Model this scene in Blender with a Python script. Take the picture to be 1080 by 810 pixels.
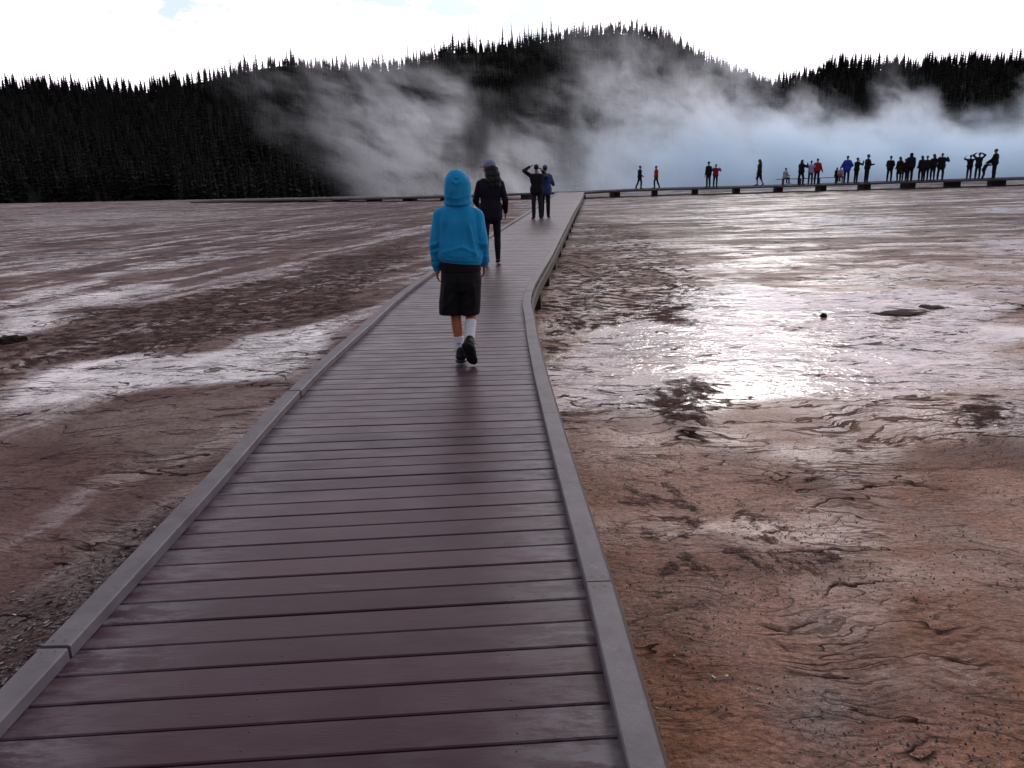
import bpy, bmesh, math, random
import numpy as np
from mathutils import Vector, Matrix, noise as mnoise

for o in list(bpy.data.objects):
    bpy.data.objects.remove(o)
random.seed(7)
RNG = np.random.default_rng(7)
SC = bpy.context.scene
COL = SC.collection
rad = math.radians

# ------------------------------------------------------------------ camera
CAM_H, PITCH, ROLL, FPX = 1.55, 15.4, 1.35, 811.0
cam_data = bpy.data.cameras.new('camera')
cam_data.sensor_width = 36.0
cam_data.lens = 36.0 * FPX / 1080.0
cam_data.clip_start = 0.05
cam_data.clip_end = 9000
cam = bpy.data.objects.new('camera', cam_data)
COL.objects.link(cam)
CAM_M = Matrix.Rotation(rad(90 - PITCH), 3, 'X') @ Matrix.Rotation(-rad(ROLL), 3, 'Z')
cam.matrix_world = Matrix.Translation((0, 0, CAM_H)) @ CAM_M.to_4x4()
SC.camera = cam

# ------------------------------------------------------------------ world, sun, exposure
SUN_AZ, SUN_EL = 18.0, 24.0          # degrees right of straight ahead, degrees up
sun_dir = Vector((math.sin(rad(SUN_AZ)) * math.cos(rad(SUN_EL)), math.cos(rad(SUN_AZ)) * math.cos(rad(SUN_EL)), math.sin(rad(SUN_EL))))
world = bpy.data.worlds.new("World")
SC.world = world
world.use_nodes = True
wn = world.node_tree


class NT:
    """small helper for building node trees"""
    def __init__(self, tree, clear=True):
        self.t = tree
        if clear:
            tree.nodes.clear()

    def n(self, kind, **kw):
        nd = self.t.nodes.new(kind)
        for k, v in kw.items():
            if k.startswith('_'):
                setattr(nd, k[1:], v)
        for k, v in kw.items():
            if not k.startswith('_'):
                key = int(k[1:]) if (k[0] == 'i' and k[1:].isdigit()) else k.replace('__', ' ')
                self.put(nd.inputs[key], v)
        return nd

    def put(self, sock, v):
        if isinstance(v, bpy.types.Node):
            v = v.outputs[0]
        if isinstance(v, bpy.types.NodeSocket):
            self.t.links.new(v, sock)
        elif isinstance(v, (tuple, list)) and sock.type == 'RGBA' and len(v) == 3:
            sock.default_value = (*v, 1)
        else:
            sock.default_value = v

    def m(self, op, a, b=0.0, c=0.0, clamp=False):
        nd = self.t.nodes.new('ShaderNodeMath')
        nd.operation = op
        nd.use_clamp = clamp
        for i, v in enumerate((a, b, c)):
            self.put(nd.inputs[i], v)
        return nd.outputs[0]

    def vm(self, op, a, b=(0, 0, 0)):
        nd = self.t.nodes.new('ShaderNodeVectorMath')
        nd.operation = op
        self.put(nd.inputs[0], a)
        if op == 'SCALE':
            self.put(nd.inputs['Scale'], b)
        else:
            self.put(nd.inputs[1], b)
        return nd.outputs['Value'] if op in ('DOT_PRODUCT', 'LENGTH') else nd.outputs[0]

    def ss(self, x, lo, hi, a=0.0, b=1.0):
        nd = self.t.nodes.new('ShaderNodeMapRange')
        nd.interpolation_type = 'SMOOTHSTEP'
        self.put(nd.inputs[0], x)
        for i, v in enumerate((lo, hi, a, b)):
            self.put(nd.inputs[i + 1], v)
        return nd.outputs[0]

    def mix(self, f, a, b, mode='MIX'):
        nd = self.t.nodes.new('ShaderNodeMix')
        nd.data_type = 'RGBA'
        nd.blend_type = mode
        self.put(nd.inputs[0], f)
        self.put(nd.inputs[6], a)
        self.put(nd.inputs[7], b)
        return nd.outputs[2]

    def noise(self, vec, scale, detail=3.0, rough=0.5, dist=0.0, out=0):
        nd = self.t.nodes.new('ShaderNodeTexNoise')
        self.put(nd.inputs['Vector'], vec)
        self.put(nd.inputs['Scale'], scale)
        nd.inputs['Detail'].default_value = detail
        nd.inputs['Roughness'].default_value = rough
        nd.inputs['Distortion'].default_value = dist
        return nd.outputs[out]

    def vor(self, vec, scale, feature='F1', rnd=1.0, out=0):
        nd = self.t.nodes.new('ShaderNodeTexVoronoi')
        nd.feature = feature
        self.put(nd.inputs['Vector'], vec)
        nd.inputs['Scale'].default_value = scale
        nd.inputs['Randomness'].default_value = rnd
        return nd.outputs[out]


W = NT(wn)
tc = W.n('ShaderNodeTexCoord')
dirv = W.vm('NORMALIZE', tc.outputs['Generated'])
sky = W.n('ShaderNodeTexSky')
sky.sky_type = 'NISHITA'
sky.sun_disc = False
sky.sun_elevation = rad(SUN_EL)
sky.sun_rotation = rad(SUN_AZ)
sep = W.n('ShaderNodeSeparateXYZ', i0=dirv)
dot = W.vm('DOT_PRODUCT', dirv, tuple(sun_dir))
glow = W.m('POWER', W.m('MAXIMUM', dot, 0.0), 26.0)
front = W.ss(dot, -0.30, 0.60)
up = W.ss(sep.outputs[2], 0.0, 0.9)
# cloud deck: bright towards the hidden sun, dull behind the camera (radiance x10, background strength 0.1)
band = W.ss(sep.outputs[2], 0.12, 0.62, 1.0, 0.0)
lum = W.m('ADD', W.m('MULTIPLY', W.m('POWER', front, 1.5), W.m('MULTIPLY', band, 20.0)), W.m('MULTIPLY', glow, 12.0))
lum = W.m('ADD', lum, W.m('ADD', 0.8, W.m('MULTIPLY', up, 2.2)))
stretch = W.vm('MULTIPLY', dirv, (1.0, 1.0, 3.2))
cn = W.noise(stretch, 2.6, 6.0, 0.55, 0.4)
cn2 = W.noise(stretch, 6.5, 5.0, 0.6)
shade = W.ss(cn, 0.3, 0.7, 0.72, 1.15)
lum = W.m('MULTIPLY', lum, shade)
ccol = W.n('ShaderNodeCombineColor', i0=W.m('MULTIPLY', lum, 1.03), i1=W.m('MULTIPLY', lum, 0.94), i2=W.m('MULTIPLY', lum, 1.04))
gap = W.m('MULTIPLY', W.ss(cn2, 0.50, 0.62), W.ss(sep.outputs[2], 0.11, 0.17))
skyc = W.mix(1.0, sky, (1.0, 1.1, 1.3), 'MULTIPLY')
thin = W.mix(0.8, skyc, (8.3, 9.3, 9.9))
allc = W.mix(W.m('MULTIPLY', gap, 0.98), ccol, thin)
bg = W.n('ShaderNodeBackground', Color=allc, Strength=0.1)
wo = W.n('ShaderNodeOutputWorld', Surface=bg.outputs[0])

sl = bpy.data.lights.new('sun', 'SUN')
sl.energy = 0.7
sl.angle = rad(12)
sl.color = (1.0, 0.95, 0.88)
so = bpy.data.objects.new('sun', sl)
COL.objects.link(so)
so.rotation_euler = (-sun_dir).to_track_quat('-Z', 'Y').to_euler()
so.location = (0, 0, 30)

SC.view_settings.view_transform = 'Standard'
SC.view_settings.look = 'None'
SC.view_settings.exposure = 0.0
SC.view_settings.gamma = 1.0
SC.view_settings.use_curve_mapping = False
SC.render.engine = 'CYCLES'
cy = SC.cycles
cy.use_denoising = True
cy.use_adaptive_sampling = True
cy.adaptive_threshold = 0.02
cy.max_bounces = 6
cy.diffuse_bounces = 2
cy.glossy_bounces = 2
cy.transmission_bounces = 2
cy.transparent_max_bounces = 6
cy.volume_bounces = 4
cy.volume_step_rate = 0.25
cy.volume_max_steps = 160
cy.caustics_reflective = False
cy.caustics_refractive = False
cy.sample_clamp_indirect = 6.0


# ------------------------------------------------------------------ helpers
def ray(px, py):
    """direction through a point of the 1080 x 810 photograph, one metre deep"""
    return CAM_M @ Vector(((px - 540) / FPX, -(py - 405) / FPX, -1.0))


def gp(px, py, z=0.0):
    d = ray(px, py)
    return d * ((z - CAM_H) / d.z) + Vector((0, 0, CAM_H))


def at(px, py, Y):
    d = ray(px, py)
    return d * (Y / d.y) + Vector((0, 0, CAM_H))


def tag(o, label=None, cat=None, group=None, kind=None):
    if label: o['label'] = label
    if cat: o['category'] = cat
    if group: o['group'] = group
    if kind: o['kind'] = kind
    return o


def empty(name, loc=(0, 0, 0), rz=0.0):
    o = bpy.data.objects.new(name, None)
    COL.objects.link(o)
    o.location = loc
    o.rotation_euler = (0, 0, rz)
    o.empty_display_size = 0.2
    return o


def link(name, me, mats, parent=None, smooth=False):
    o = bpy.data.objects.new(name, me)
    COL.objects.link(o)
    if not isinstance(mats, (list, tuple)):
        mats = [mats]
    for m in mats:
        me.materials.append(m)
    if parent is not None:
        o.parent = parent
    if smooth:
        me.polygons.foreach_set('use_smooth', [True] * len(me.polygons))
    return o


def pymesh(name, verts, faces):
    me = bpy.data.meshes.new(name)
    me.from_pydata([tuple(v) for v in verts], [], faces)
    me.update()
    return me


def box_mesh(verts, faces, c, sx, sy, sz, M=None, ch=0.0):
    """append a box (chamfered on top when ch > 0)"""
    hx, hy, hz = sx / 2, sy / 2, sz / 2
    if ch > 0:
        ring = [(-hx, -hz), (hx, -hz), (hx, hz - ch), (hx - ch, hz), (-hx + ch, hz), (-hx, hz - ch)]
    else:
        ring = [(-hx, -hz), (hx, -hz), (hx, hz), (-hx, hz)]
    b = len(verts)
    n = len(ring)
    for yy in (-hy, hy):
        for (x, z) in ring:
            v = Vector((x, yy, z))
            if M is not None: v = M @ v
            verts.append(Vector(c) + v)
    for i in range(n):
        j = (i + 1) % n
        faces.append((b + i, b + j, b + n + j, b + n + i)[::-1])
    faces.append(tuple(b + i for i in range(n)))
    faces.append(tuple(b + n + i for i in range(n))[::-1])


def mat_base(name):
    m = bpy.data.materials.new(name)
    m.use_nodes = True
    T = NT(m.node_tree)
    b = T.n('ShaderNodeBsdfPrincipled')
    T.n('ShaderNodeOutputMaterial', Surface=b.outputs[0])
    tcn = T.n('ShaderNodeTexCoord')
    return m, T, b, tcn.outputs['Object']


def simple_mat(name, col, rough=0.7, var=0.25, scale=20.0, bump=0.2, bdist=0.004, spec=0.4):
    m, T, b, P = mat_base(name)
    n1 = T.noise(P, scale, 5, 0.6)
    dark = tuple(c * (1 - var) for c in col)
    lite = tuple(min(1, c * (1 + var)) for c in col)
    T.put(b.inputs['Base Color'], T.mix(T.ss(n1, 0.3, 0.7), dark, lite))
    T.put(b.inputs['Roughness'], T.ss(n1, 0.2, 0.8, max(0.03, rough - 0.1), min(1, rough + 0.1)))
    b.inputs['Specular IOR Level'].default_value = spec
    if bump:
        bp = T.n('ShaderNodeBump', Strength=bump, Distance=bdist, Height=T.noise(P, scale * 4, 4, 0.6))
        T.put(b.inputs['Normal'], bp)
    return m

# ------------------------------------------------------------------ ground
GZ = -0.42


def sstep(x, a, b):
    t = np.clip((x - a) / (b - a), 0, 1)
    return t * t * (3 - 2 * t)


def sinnoise(x, y, seed, k, n=9):
    r = np.random.default_rng(seed)
    s = 0
    for i in range(n):
        a = r.uniform(0, 2 * math.pi)
        f = k * r.uniform(0.6, 1.8)
        s = s + np.sin((x * math.cos(a) * 0.7 + y * math.sin(a) * 1.3) * f + r.uniform(0, 6.28))
    return s / n


def ground_z(x, y):
    z = GZ + 0.0105 * np.clip(x - 5, 0, 60) * sstep(y, 20, 50)
    z = z + 0.026 * sinnoise(x, y, 3, 0.5) * sstep(np.hypot(x, y), 3, 14) + 0.010 * sinnoise(x, y, 4, 2.2) * (1 - 0.6 * sstep(y, 6, 20))
    # the sinter terrace ends and the land drops to the foot of the hills
    z = z - 7.5 * sstep(y + 0.10 * x, 76, 150) - 7.5 * sstep(np.abs(x), 90, 200) * (1 - sstep(y, 76, 150))
    return z


def axis(first, grow, lim, far):
    a = [0.0]
    while a[-1] < lim:
        a.append(a[-1] + first + grow * a[-1])
    while a[-1] < far:
        a.append(a[-1] * 1.25)
    return np.array(a)


ax = axis(0.03, 0.012, 60, 4500)
xs = np.concatenate([-ax[:0:-1], ax])
yf = axis(0.03, 0.010, 95, 5000)
yb = axis(0.5, 0.2, 60, 3000)
ys = np.concatenate([-yb[:0:-1], yf])
GX, GY = np.meshgrid(xs, ys)
nx, ny = len(xs), len(ys)
gx, gy = GX.ravel(), GY.ravel()
gzv = ground_z(gx, gy)
co = np.stack([gx, gy, gzv], 1).astype(np.float32)
idx = np.arange(nx * ny).reshape(ny, nx)
quads = np.stack([idx[:-1, :-1], idx[:-1, 1:], idx[1:, 1:], idx[1:, :-1]], -1).reshape(-1, 4)


def np_mesh(name, co, quads, smooth=True):
    me = bpy.data.meshes.new(name)
    k = quads.shape[1]
    me.vertices.add(len(co))
    me.vertices.foreach_set('co', np.asarray(co, np.float32).ravel())
    me.loops.add(quads.size)
    me.loops.foreach_set('vertex_index', quads.ravel().astype(np.int32))
    me.polygons.add(len(quads))
    me.polygons.foreach_set('loop_start', np.arange(0, quads.size, k, dtype=np.int32))
    me.polygons.foreach_set('loop_total', np.full(len(quads), k, np.int32))
    me.update(calc_edges=True)
    me.polygons.foreach_set('use_smooth', np.full(len(quads), smooth))
    me.validate()
    return me


def poly_mask(poly, soft=0.06):
    """soft inside mask of a polygon on the ground, in metres; edge softness grows with size"""
    p = np.array(poly)
    lo, hi = p.min(0) - 3, p.max(0) + 3
    out = np.zeros(len(gx))
    sel = np.where((gx > lo[0]) & (gx < hi[0]) & (gy > lo[1]) & (gy < hi[1]))[0]
    if len(sel) == 0: return out
    dist = np.hypot(gx[sel], gy[sel])
    wob = 0.05 * dist
    x = gx[sel] + wob * sinnoise(gx[sel], gy[sel], 11, 2.5) * 0.8
    y = gy[sel] + wob * sinnoise(gx[sel], gy[sel], 12, 2.5)
    inside = np.zeros(len(sel), bool)
    d = np.full(len(sel), 1e9)
    n = len(p)
    for i in range(n):
        x0, y0 = p[i]
        x1, y1 = p[(i + 1) % n]
        c = ((y0 > y) != (y1 > y)) & (x < (x1 - x0) * (y - y0) / ((y1 - y0) + 1e-12) + x0)
        inside ^= c
        t = np.clip(((x - x0) * (x1 - x0) + (y - y0) * (y1 - y0)) / ((x1 - x0) ** 2 + (y1 - y0) ** 2 + 1e-9), 0, 1)
        d = np.minimum(d, np.hypot(x - x0 - t * (x1 - x0), y - y0 - t * (y1 - y0)))
    sd = np.where(inside, d, -d)
    s = soft * dist * 0.5 + 0.01
    out[sel] = sstep(sd, -s, s)
    return out


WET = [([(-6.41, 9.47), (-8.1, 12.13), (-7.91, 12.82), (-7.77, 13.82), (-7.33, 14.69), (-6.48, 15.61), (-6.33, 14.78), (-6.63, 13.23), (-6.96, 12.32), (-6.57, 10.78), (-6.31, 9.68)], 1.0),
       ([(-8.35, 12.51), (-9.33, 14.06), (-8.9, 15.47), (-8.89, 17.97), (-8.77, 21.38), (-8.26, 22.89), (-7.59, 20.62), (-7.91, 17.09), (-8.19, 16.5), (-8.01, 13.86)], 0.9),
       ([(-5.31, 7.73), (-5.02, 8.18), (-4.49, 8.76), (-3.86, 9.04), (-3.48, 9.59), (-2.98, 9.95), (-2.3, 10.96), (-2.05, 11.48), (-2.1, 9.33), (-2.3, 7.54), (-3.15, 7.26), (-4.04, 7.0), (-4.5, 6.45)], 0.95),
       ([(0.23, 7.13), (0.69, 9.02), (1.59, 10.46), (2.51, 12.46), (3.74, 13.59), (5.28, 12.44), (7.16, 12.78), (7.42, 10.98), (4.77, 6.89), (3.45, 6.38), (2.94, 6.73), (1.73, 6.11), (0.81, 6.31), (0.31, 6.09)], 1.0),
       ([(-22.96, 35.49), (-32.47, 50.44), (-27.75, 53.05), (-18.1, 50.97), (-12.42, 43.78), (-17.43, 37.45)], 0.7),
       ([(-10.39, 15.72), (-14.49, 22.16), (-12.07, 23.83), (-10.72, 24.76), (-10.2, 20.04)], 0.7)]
DARK = [([(-5.41, 7.9), (-6.27, 9.24), (-6.43, 10.76), (-6.73, 12.38), (-5.89, 12.92), (-4.81, 16.52), (-4.17, 21.88), (-3.17, 27.15), (-2.26, 21.41), (-2.44, 14.39), (-2.38, 11.36), (-3.05, 10.22), (-3.97, 9.31), (-4.77, 8.6)], 0.62),
        ([(0.35, 10.27), (0.93, 17.67), (2.91, 32.46), (5.09, 29.23), (4.27, 19.06), (3.36, 13.42), (2.5, 10.34), (1.66, 10.1), (0.85, 9.45), (0.33, 8.09)], 0.5),
        ([(1.03, 6.44), (1.41, 6.86), (1.72, 7.07), (1.94, 6.82), (1.71, 6.38), (1.47, 5.82), (1.24, 6.01)], 0.62),
        ([(3.66, 5.95), (4.11, 6.38), (4.15, 6.05), (3.92, 5.64), (3.62, 5.44), (3.5, 5.6)], 0.9),
        ([(0.58, 4.5), (1.16, 4.96), (1.44, 4.17), (1.74, 3.58), (1.56, 3.38), (1.23, 3.51), (0.86, 3.17), (0.62, 2.88), (0.66, 3.53)], 0.30),
        ([(2.16, 11.4), (2.57, 11.34), (2.53, 10.27), (2.28, 9.76), (2.03, 10.06), (1.92, 10.79)], 1.0),
        ([(5.08, 10.51), (5.4, 10.62), (5.5, 10.31), (5.33, 10.04), (4.95, 10.09)], 1.0),
        ([(5.88, 10.96), (6.09, 10.92), (6.04, 10.46), (5.83, 10.56)], 1.0)]
SHARD = [([(-1.75, 1.0), (-1.75, 2.2), (-1.8, 3.6), (-1.85, 4.6), (-2.12, 4.66), (-2.35, 4.1), (-2.45, 3.6), (-2.9, 2.9), (-3.2, 1.4)], 1.0)]
ORANGE = [([(0.40, 3.7), (0.55, 3.4), (0.9, 2.74), (0.85, 2.0), (0.85, 0.8), (0.3, 0.8), (0.3, 2.76)], 0.9),
          ([(2.5, 5.24), (2.95, 5.03), (2.6, 3.87), (2.35, 2.58), (1.9, 1.9), (1.45, 1.6), (1.55, 2.71), (1.94, 3.89)], 0.85),
          ([(0.3, 13.82), (0.56, 11.98), (0.5, 8.08), (0.27, 7.3)], 1.0),
          ([(0.2, 5.0), (0.5, 5.2), (0.8, 4.4), (0.6, 3.5), (0.2, 3.4)], 0.4)]
PALE = [([(1.31, 3.07), (1.45, 3.1), (1.44, 2.93), (1.35, 2.85), (1.27, 2.91)], 0.8),
        ([(1.18, 2.64), (1.23, 2.6), (1.22, 2.44), (1.13, 2.32), (0.97, 2.37), (1.08, 2.47)], 1.0),
        ([(0.46, 3.19), (0.67, 3.35), (0.62, 2.88), (0.49, 2.82)], 0.35),
        ([(2.21, 4.26), (2.54, 4.25), (2.6, 3.54), (2.13, 2.82), (2.26, 3.46)], 0.45),
        ([(-2.2, 4.9), (-3.0, 5.6), (-4.6, 6.6), (-2.6, 7.0), (-1.8, 6.4)], 0.5)]


def masks(lst, soft=0.06):
    m = np.zeros(len(gx))
    for p, a in lst:
        m = np.maximum(m, poly_mask(p, soft) * a)
    return m


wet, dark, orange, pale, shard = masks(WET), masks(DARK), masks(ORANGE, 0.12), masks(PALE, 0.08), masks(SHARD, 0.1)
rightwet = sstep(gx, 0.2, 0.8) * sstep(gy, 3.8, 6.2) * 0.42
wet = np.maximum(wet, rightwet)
gme = np_mesh('ground', co, quads)
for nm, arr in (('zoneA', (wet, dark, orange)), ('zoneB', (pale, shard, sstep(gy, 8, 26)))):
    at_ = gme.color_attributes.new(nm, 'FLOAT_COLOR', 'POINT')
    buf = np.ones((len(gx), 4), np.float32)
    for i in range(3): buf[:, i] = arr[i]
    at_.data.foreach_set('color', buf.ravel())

gm, T, b, P = mat_base('sinter_and_microbial_mat')
za = T.n('ShaderNodeAttribute', _attribute_name='zoneA')
zb = T.n('ShaderNodeAttribute', _attribute_name='zoneB')
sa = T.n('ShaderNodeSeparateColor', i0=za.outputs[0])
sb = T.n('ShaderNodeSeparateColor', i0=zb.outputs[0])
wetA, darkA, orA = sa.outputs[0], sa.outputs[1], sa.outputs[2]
palA, shA, farA = sb.outputs[0], sb.outputs[1], sb.outputs[2]
wv = T.noise(P, 0.55, 3, 0.5, out=1)
Pw = T.vm('ADD', P, T.vm('SCALE', T.vm('SUBTRACT', wv, (0.5, 0.5, 0.5)), 1.1))
wv2 = T.noise(P, 3.0, 4, 0.6, out=1)
Pw = T.vm('ADD', Pw, T.vm('SCALE', T.vm('SUBTRACT', wv2, (0.5, 0.5, 0.5)), 0.17))
px_ = T.n('ShaderNodeSeparateXYZ', i0=P).outputs[0]
isR = T.ss(px_, -1.4, -0.2)
# terracettes: contour steps of a slow height field, long across the flow
t1 = T.noise(T.vm('MULTIPLY', Pw, (0.32, 0.85, 0.0)), 1.0, 4, 0.5)
f1 = T.m('FRACT', T.m('MULTIPLY', t1, 26.0))
brk = T.noise(P, 1.3, 4, 0.65)
brkm = T.ss(T.m('ADD', brk, T.m('MULTIPLY', farA, 0.12)), 0.50, 0.60)
crack = T.m('MULTIPLY', T.ss(f1, 0.0, 0.10, 1.0, 0.0), brkm)
lip = T.m('MULTIPLY', T.ss(f1, 0.0, 0.35), brkm)
t0 = T.noise(T.vm('MULTIPLY', Pw, (0.26, 0.75, 0.0)), 1.0, 5, 0.55)
f0 = T.m('FRACT', T.m('ADD', T.m('MULTIPLY', t0, 8.0), 0.37))
brk0 = T.ss(T.noise(P, 0.9, 5, 0.7), T.ss(isR, 0.0, 1.0, 0.38, 0.46), T.ss(isR, 0.0, 1.0, 0.50, 0.57))
wid = T.ss(T.noise(P, 4.0, 3, 0.6), 0.3, 0.7, 0.03, 0.15)
crack0 = T.m('MULTIPLY', T.ss(f0, 0.0, wid, 1.0, 0.0), brk0)
lip0 = T.m('MULTIPLY', T.ss(f0, 0.0, 0.18), T.ss(brk0, 0.0, 1.0, 0.12, 1.0))
crack = T.m('MAXIMUM', T.m('MULTIPLY', crack, 0.6), crack0)
rot = T.n('ShaderNodeVectorRotate', _rotation_type='Z_AXIS', Vector=Pw, Angle=rad(18)).outputs[0]
sL = T.noise(T.vm('MULTIPLY', rot, (1.7, 0.10, 0.0)), 1.0, 6, 0.62)
sR = T.noise(T.vm('MULTIPLY', Pw, (0.13, 0.55, 0.0)), 1.0, 6, 0.68)
sm_ = T.n('ShaderNodeMix', _data_type='FLOAT', i0=isR)
T.put(sm_.inputs[2], sL); T.put(sm_.inputs[3], sR)
streak = sm_.outputs[0]
# small ripples of flowing film
t2 = T.noise(T.vm('MULTIPLY', Pw, (0.9, 6.5, 0.0)), 1.0, 3, 0.6)
f2 = T.m('FRACT', T.m('MULTIPLY', t2, 9.0))
rip = T.ss(f2, 0.0, 0.45)
rline = T.m('MULTIPLY', T.ss(f2, 0.0, 0.22, 1.0, 0.0), T.ss(T.noise(P, 1.7, 4, 0.6), 0.42, 0.56))
t3 = T.noise(T.vm('MULTIPLY', Pw, (0.30, 1.15, 0.0)), 1.0, 5, 0.58)
f3 = T.m('FRACT', T.m('MULTIPLY', t3, 8.0))
line3 = T.m('MULTIPLY', T.ss(f3, 0.0, T.ss(T.noise(P, 3.0, 3, 0.6), 0.3, 0.7, 0.07, 0.26), 1.0, 0.0), T.ss(T.noise(P, 1.3, 5, 0.65), 0.36, 0.50))
line3 = T.m('MULTIPLY', line3, T.ss(T.n('ShaderNodeSeparateXYZ', i0=P).outputs[1], 3.5, 6.5, 0.25, 1.0))
t4 = T.noise(T.vm('MULTIPLY', Pw, (0.045, 0.33, 0.0)), 1.0, 6, 0.62)
f4 = T.m('FRACT', T.m('MULTIPLY', t4, 9.0))
line4 = T.m('MULTIPLY', T.ss(f4, 0.0, 0.38, 1.0, 0.0), T.m('MULTIPLY', T.ss(T.noise(P, 0.3, 5, 0.65), 0.40, 0.52), T.ss(farA, 0.1, 0.8)))
line3 = T.m('MAXIMUM', line3, line4)
fine = T.noise(T.vm('MULTIPLY', P, (1.0, 1.6, 1.0)), 26.0, 5, 0.7)
micro = T.noise(P, 110.0, 3, 0.7)
crust = T.vor(T.vm('ADD', T.vm('MULTIPLY', P, (1.0, 1.0, 1.0)), T.vm('SCALE', T.noise(P, 9.0, 3, 0.6, out=1), 0.14)), 22.0, 'F1')
shv = T.vor(T.vm('MULTIPLY', T.n('ShaderNodeVectorRotate', _rotation_type='Z_AXIS', Vector=Pw, Angle=rad(32)).outputs[0], (34.0, 13.0, 1.0)), 1.0, 'F1')
# colour
big = T.noise(P, 0.45, 5, 0.6)
med = T.noise(Pw, 1.7, 5, 0.62)
cR = T.mix(T.ss(big, 0.35, 0.65), (0.460, 0.275, 0.215), (0.360, 0.180, 0.125))
cL = T.mix(T.ss(big, 0.35, 0.65), (0.195, 0.108, 0.102), (0.130, 0.060, 0.052))
c = T.mix(isR, cL, cR)
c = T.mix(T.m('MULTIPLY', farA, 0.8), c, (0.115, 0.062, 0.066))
c = T.mix(T.m('MULTIPLY', T.ss(med, 0.42, 0.68), 0.7), c, (0.31, 0.20, 0.175))
c = T.mix(T.m('MULTIPLY', T.ss(T.noise(Pw, 0.9, 4, 0.6), 0.50, 0.66), 0.5), c, (0.075, 0.028, 0.022))
orn = T.m('MULTIPLY', orA, T.ss(T.noise(Pw, 2.4, 5, 0.65), 0.30, 0.58), clamp=True)
c = T.mix(T.m('MULTIPLY', orn, 0.8), c, (0.26, 0.105, 0.048))
c = T.mix(T.m('MULTIPLY', palA, T.ss(T.noise(P, 6.0, 5, 0.6), 0.25, 0.55)), c, (0.34, 0.27, 0.245))
ddn = T.noise(Pw, 5.5, 6, 0.7)
dk = T.ss(T.m('ADD', T.m('ADD', T.m('MULTIPLY', T.m('SUBTRACT', ddn, 0.5), 1.7), 0.5), T.m('MULTIPLY', darkA, 0.42)), 0.66, 0.86)
dk = T.m('MULTIPLY', dk, T.ss(darkA, 0.05, 0.35))
c = T.mix(T.m('MULTIPLY', dk, 0.85), c, (0.062, 0.036, 0.032))
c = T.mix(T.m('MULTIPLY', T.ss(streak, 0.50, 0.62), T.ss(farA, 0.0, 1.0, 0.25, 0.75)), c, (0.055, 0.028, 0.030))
c = T.mix(T.m('MULTIPLY', T.m('MULTIPLY', T.ss(wetA, 0.55, 0.9), T.m('MULTIPLY', T.m('SUBTRACT', 1.0, dk, clamp=True), T.ss(isR, 0.0, 1.0, 1.0, 0.25))), T.ss(T.m('ADD', streak, T.m('MULTIPLY', med, 0.5)), 0.58, 0.80, 0.1, 0.75)), c, (0.50, 0.45, 0.44))  # pale sinter in wet strips, whitened to stand in for reflected sky
c = T.mix(T.m('MULTIPLY', shA, 0.8), c, (0.060, 0.030, 0.026))
spk = T.m('MULTIPLY', T.ss(T.vor(P, 17.0), 0.10, 0.22, 1.0, 0.0), T.ss(T.noise(P, 2.6, 4, 0.6), 0.50, 0.62))
c = T.mix(T.m('MULTIPLY', spk, 0.75), c, (0.035, 0.022, 0.020))
lsp = T.m('MULTIPLY', T.ss(T.vor(T.vm('ADD', P, (3.1, 1.7, 0)), 30.0), 0.10, 0.25, 1.0, 0.0), T.ss(T.noise(P, 1.9, 4, 0.6), 0.56, 0.66))
c = T.mix(T.m('MULTIPLY', lsp, 0.55), c, (0.42, 0.34, 0.29))
c = T.mix(T.m('MULTIPLY', crack, 0.95), c, (0.012, 0.007, 0.006))
c = T.mix(T.m('MULTIPLY', rline, 0.65), c, (0.045, 0.028, 0.025))
c = T.mix(T.m('MULTIPLY', T.m('MULTIPLY', dk, T.ss(crust, 0.25, 0.6)), 0.7), c, (0.13, 0.085, 0.078))
fn = T.m('MULTIPLY', T.ss(fine, 0.3, 0.7, 0.62, 1.35), T.ss(micro, 0.3, 0.7, 0.75, 1.25))
c = T.mix(1.0, c, T.n('ShaderNodeCombineColor', i0=fn, i1=fn, i2=fn).outputs[0], 'MULTIPLY')
c = T.mix(T.m('MULTIPLY', line3, 0.85), c, (0.030, 0.018, 0.017))
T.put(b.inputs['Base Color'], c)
# water film
film = T.m('ADD', T.m('MULTIPLY', wetA, 0.75), T.m('MULTIPLY', T.ss(T.noise(Pw, 0.8, 5, 0.6), 0.40, 0.70), 0.45))
film = T.m('ADD', film, T.m('MULTIPLY', T.m('SUBTRACT', T.ss(streak, 0.38, 0.56, 1.0, 0.0), 0.4), T.m('ADD', T.m('MULTIPLY', farA, 0.6), T.ss(isR, 0.0, 1.0, 0.55, 0.25))))
film = T.m('SUBTRACT', film, T.m('ADD', T.m('ADD', T.m('MULTIPLY', rline, 0.8), T.m('MULTIPLY', line3, 1.1)), T.m('MULTIPLY', crack, 1.2)))
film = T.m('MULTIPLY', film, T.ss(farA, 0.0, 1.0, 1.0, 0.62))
film = T.m('SUBTRACT', film, T.m('MULTIPLY', dk, 1.1), clamp=True)
rgh = T.ss(film, 0.05, 0.80, 0.55, 0.035)
rgh = T.m('ADD', rgh, T.m('MULTIPLY', T.ss(fine, 0.4, 0.8), T.m('MULTIPLY', T.m('SUBTRACT', 1.0, film), 0.15)))
rgh = T.m('SUBTRACT', rgh, T.m('MULTIPLY', shA, 0.22), clamp=True)
T.put(b.inputs['Roughness'], rgh)
b.inputs['IOR'].default_value = 1.36
T.put(b.inputs['Specular IOR Level'], T.m('MULTIPLY', T.ss(film, 0.0, 0.6, 0.07, 0.62), T.m('SUBTRACT', 1.0, T.m('MAXIMUM', T.m('MAXIMUM', line3, crack), dk), clamp=True)))
dry = T.m('SUBTRACT', 1.0, film)
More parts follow.
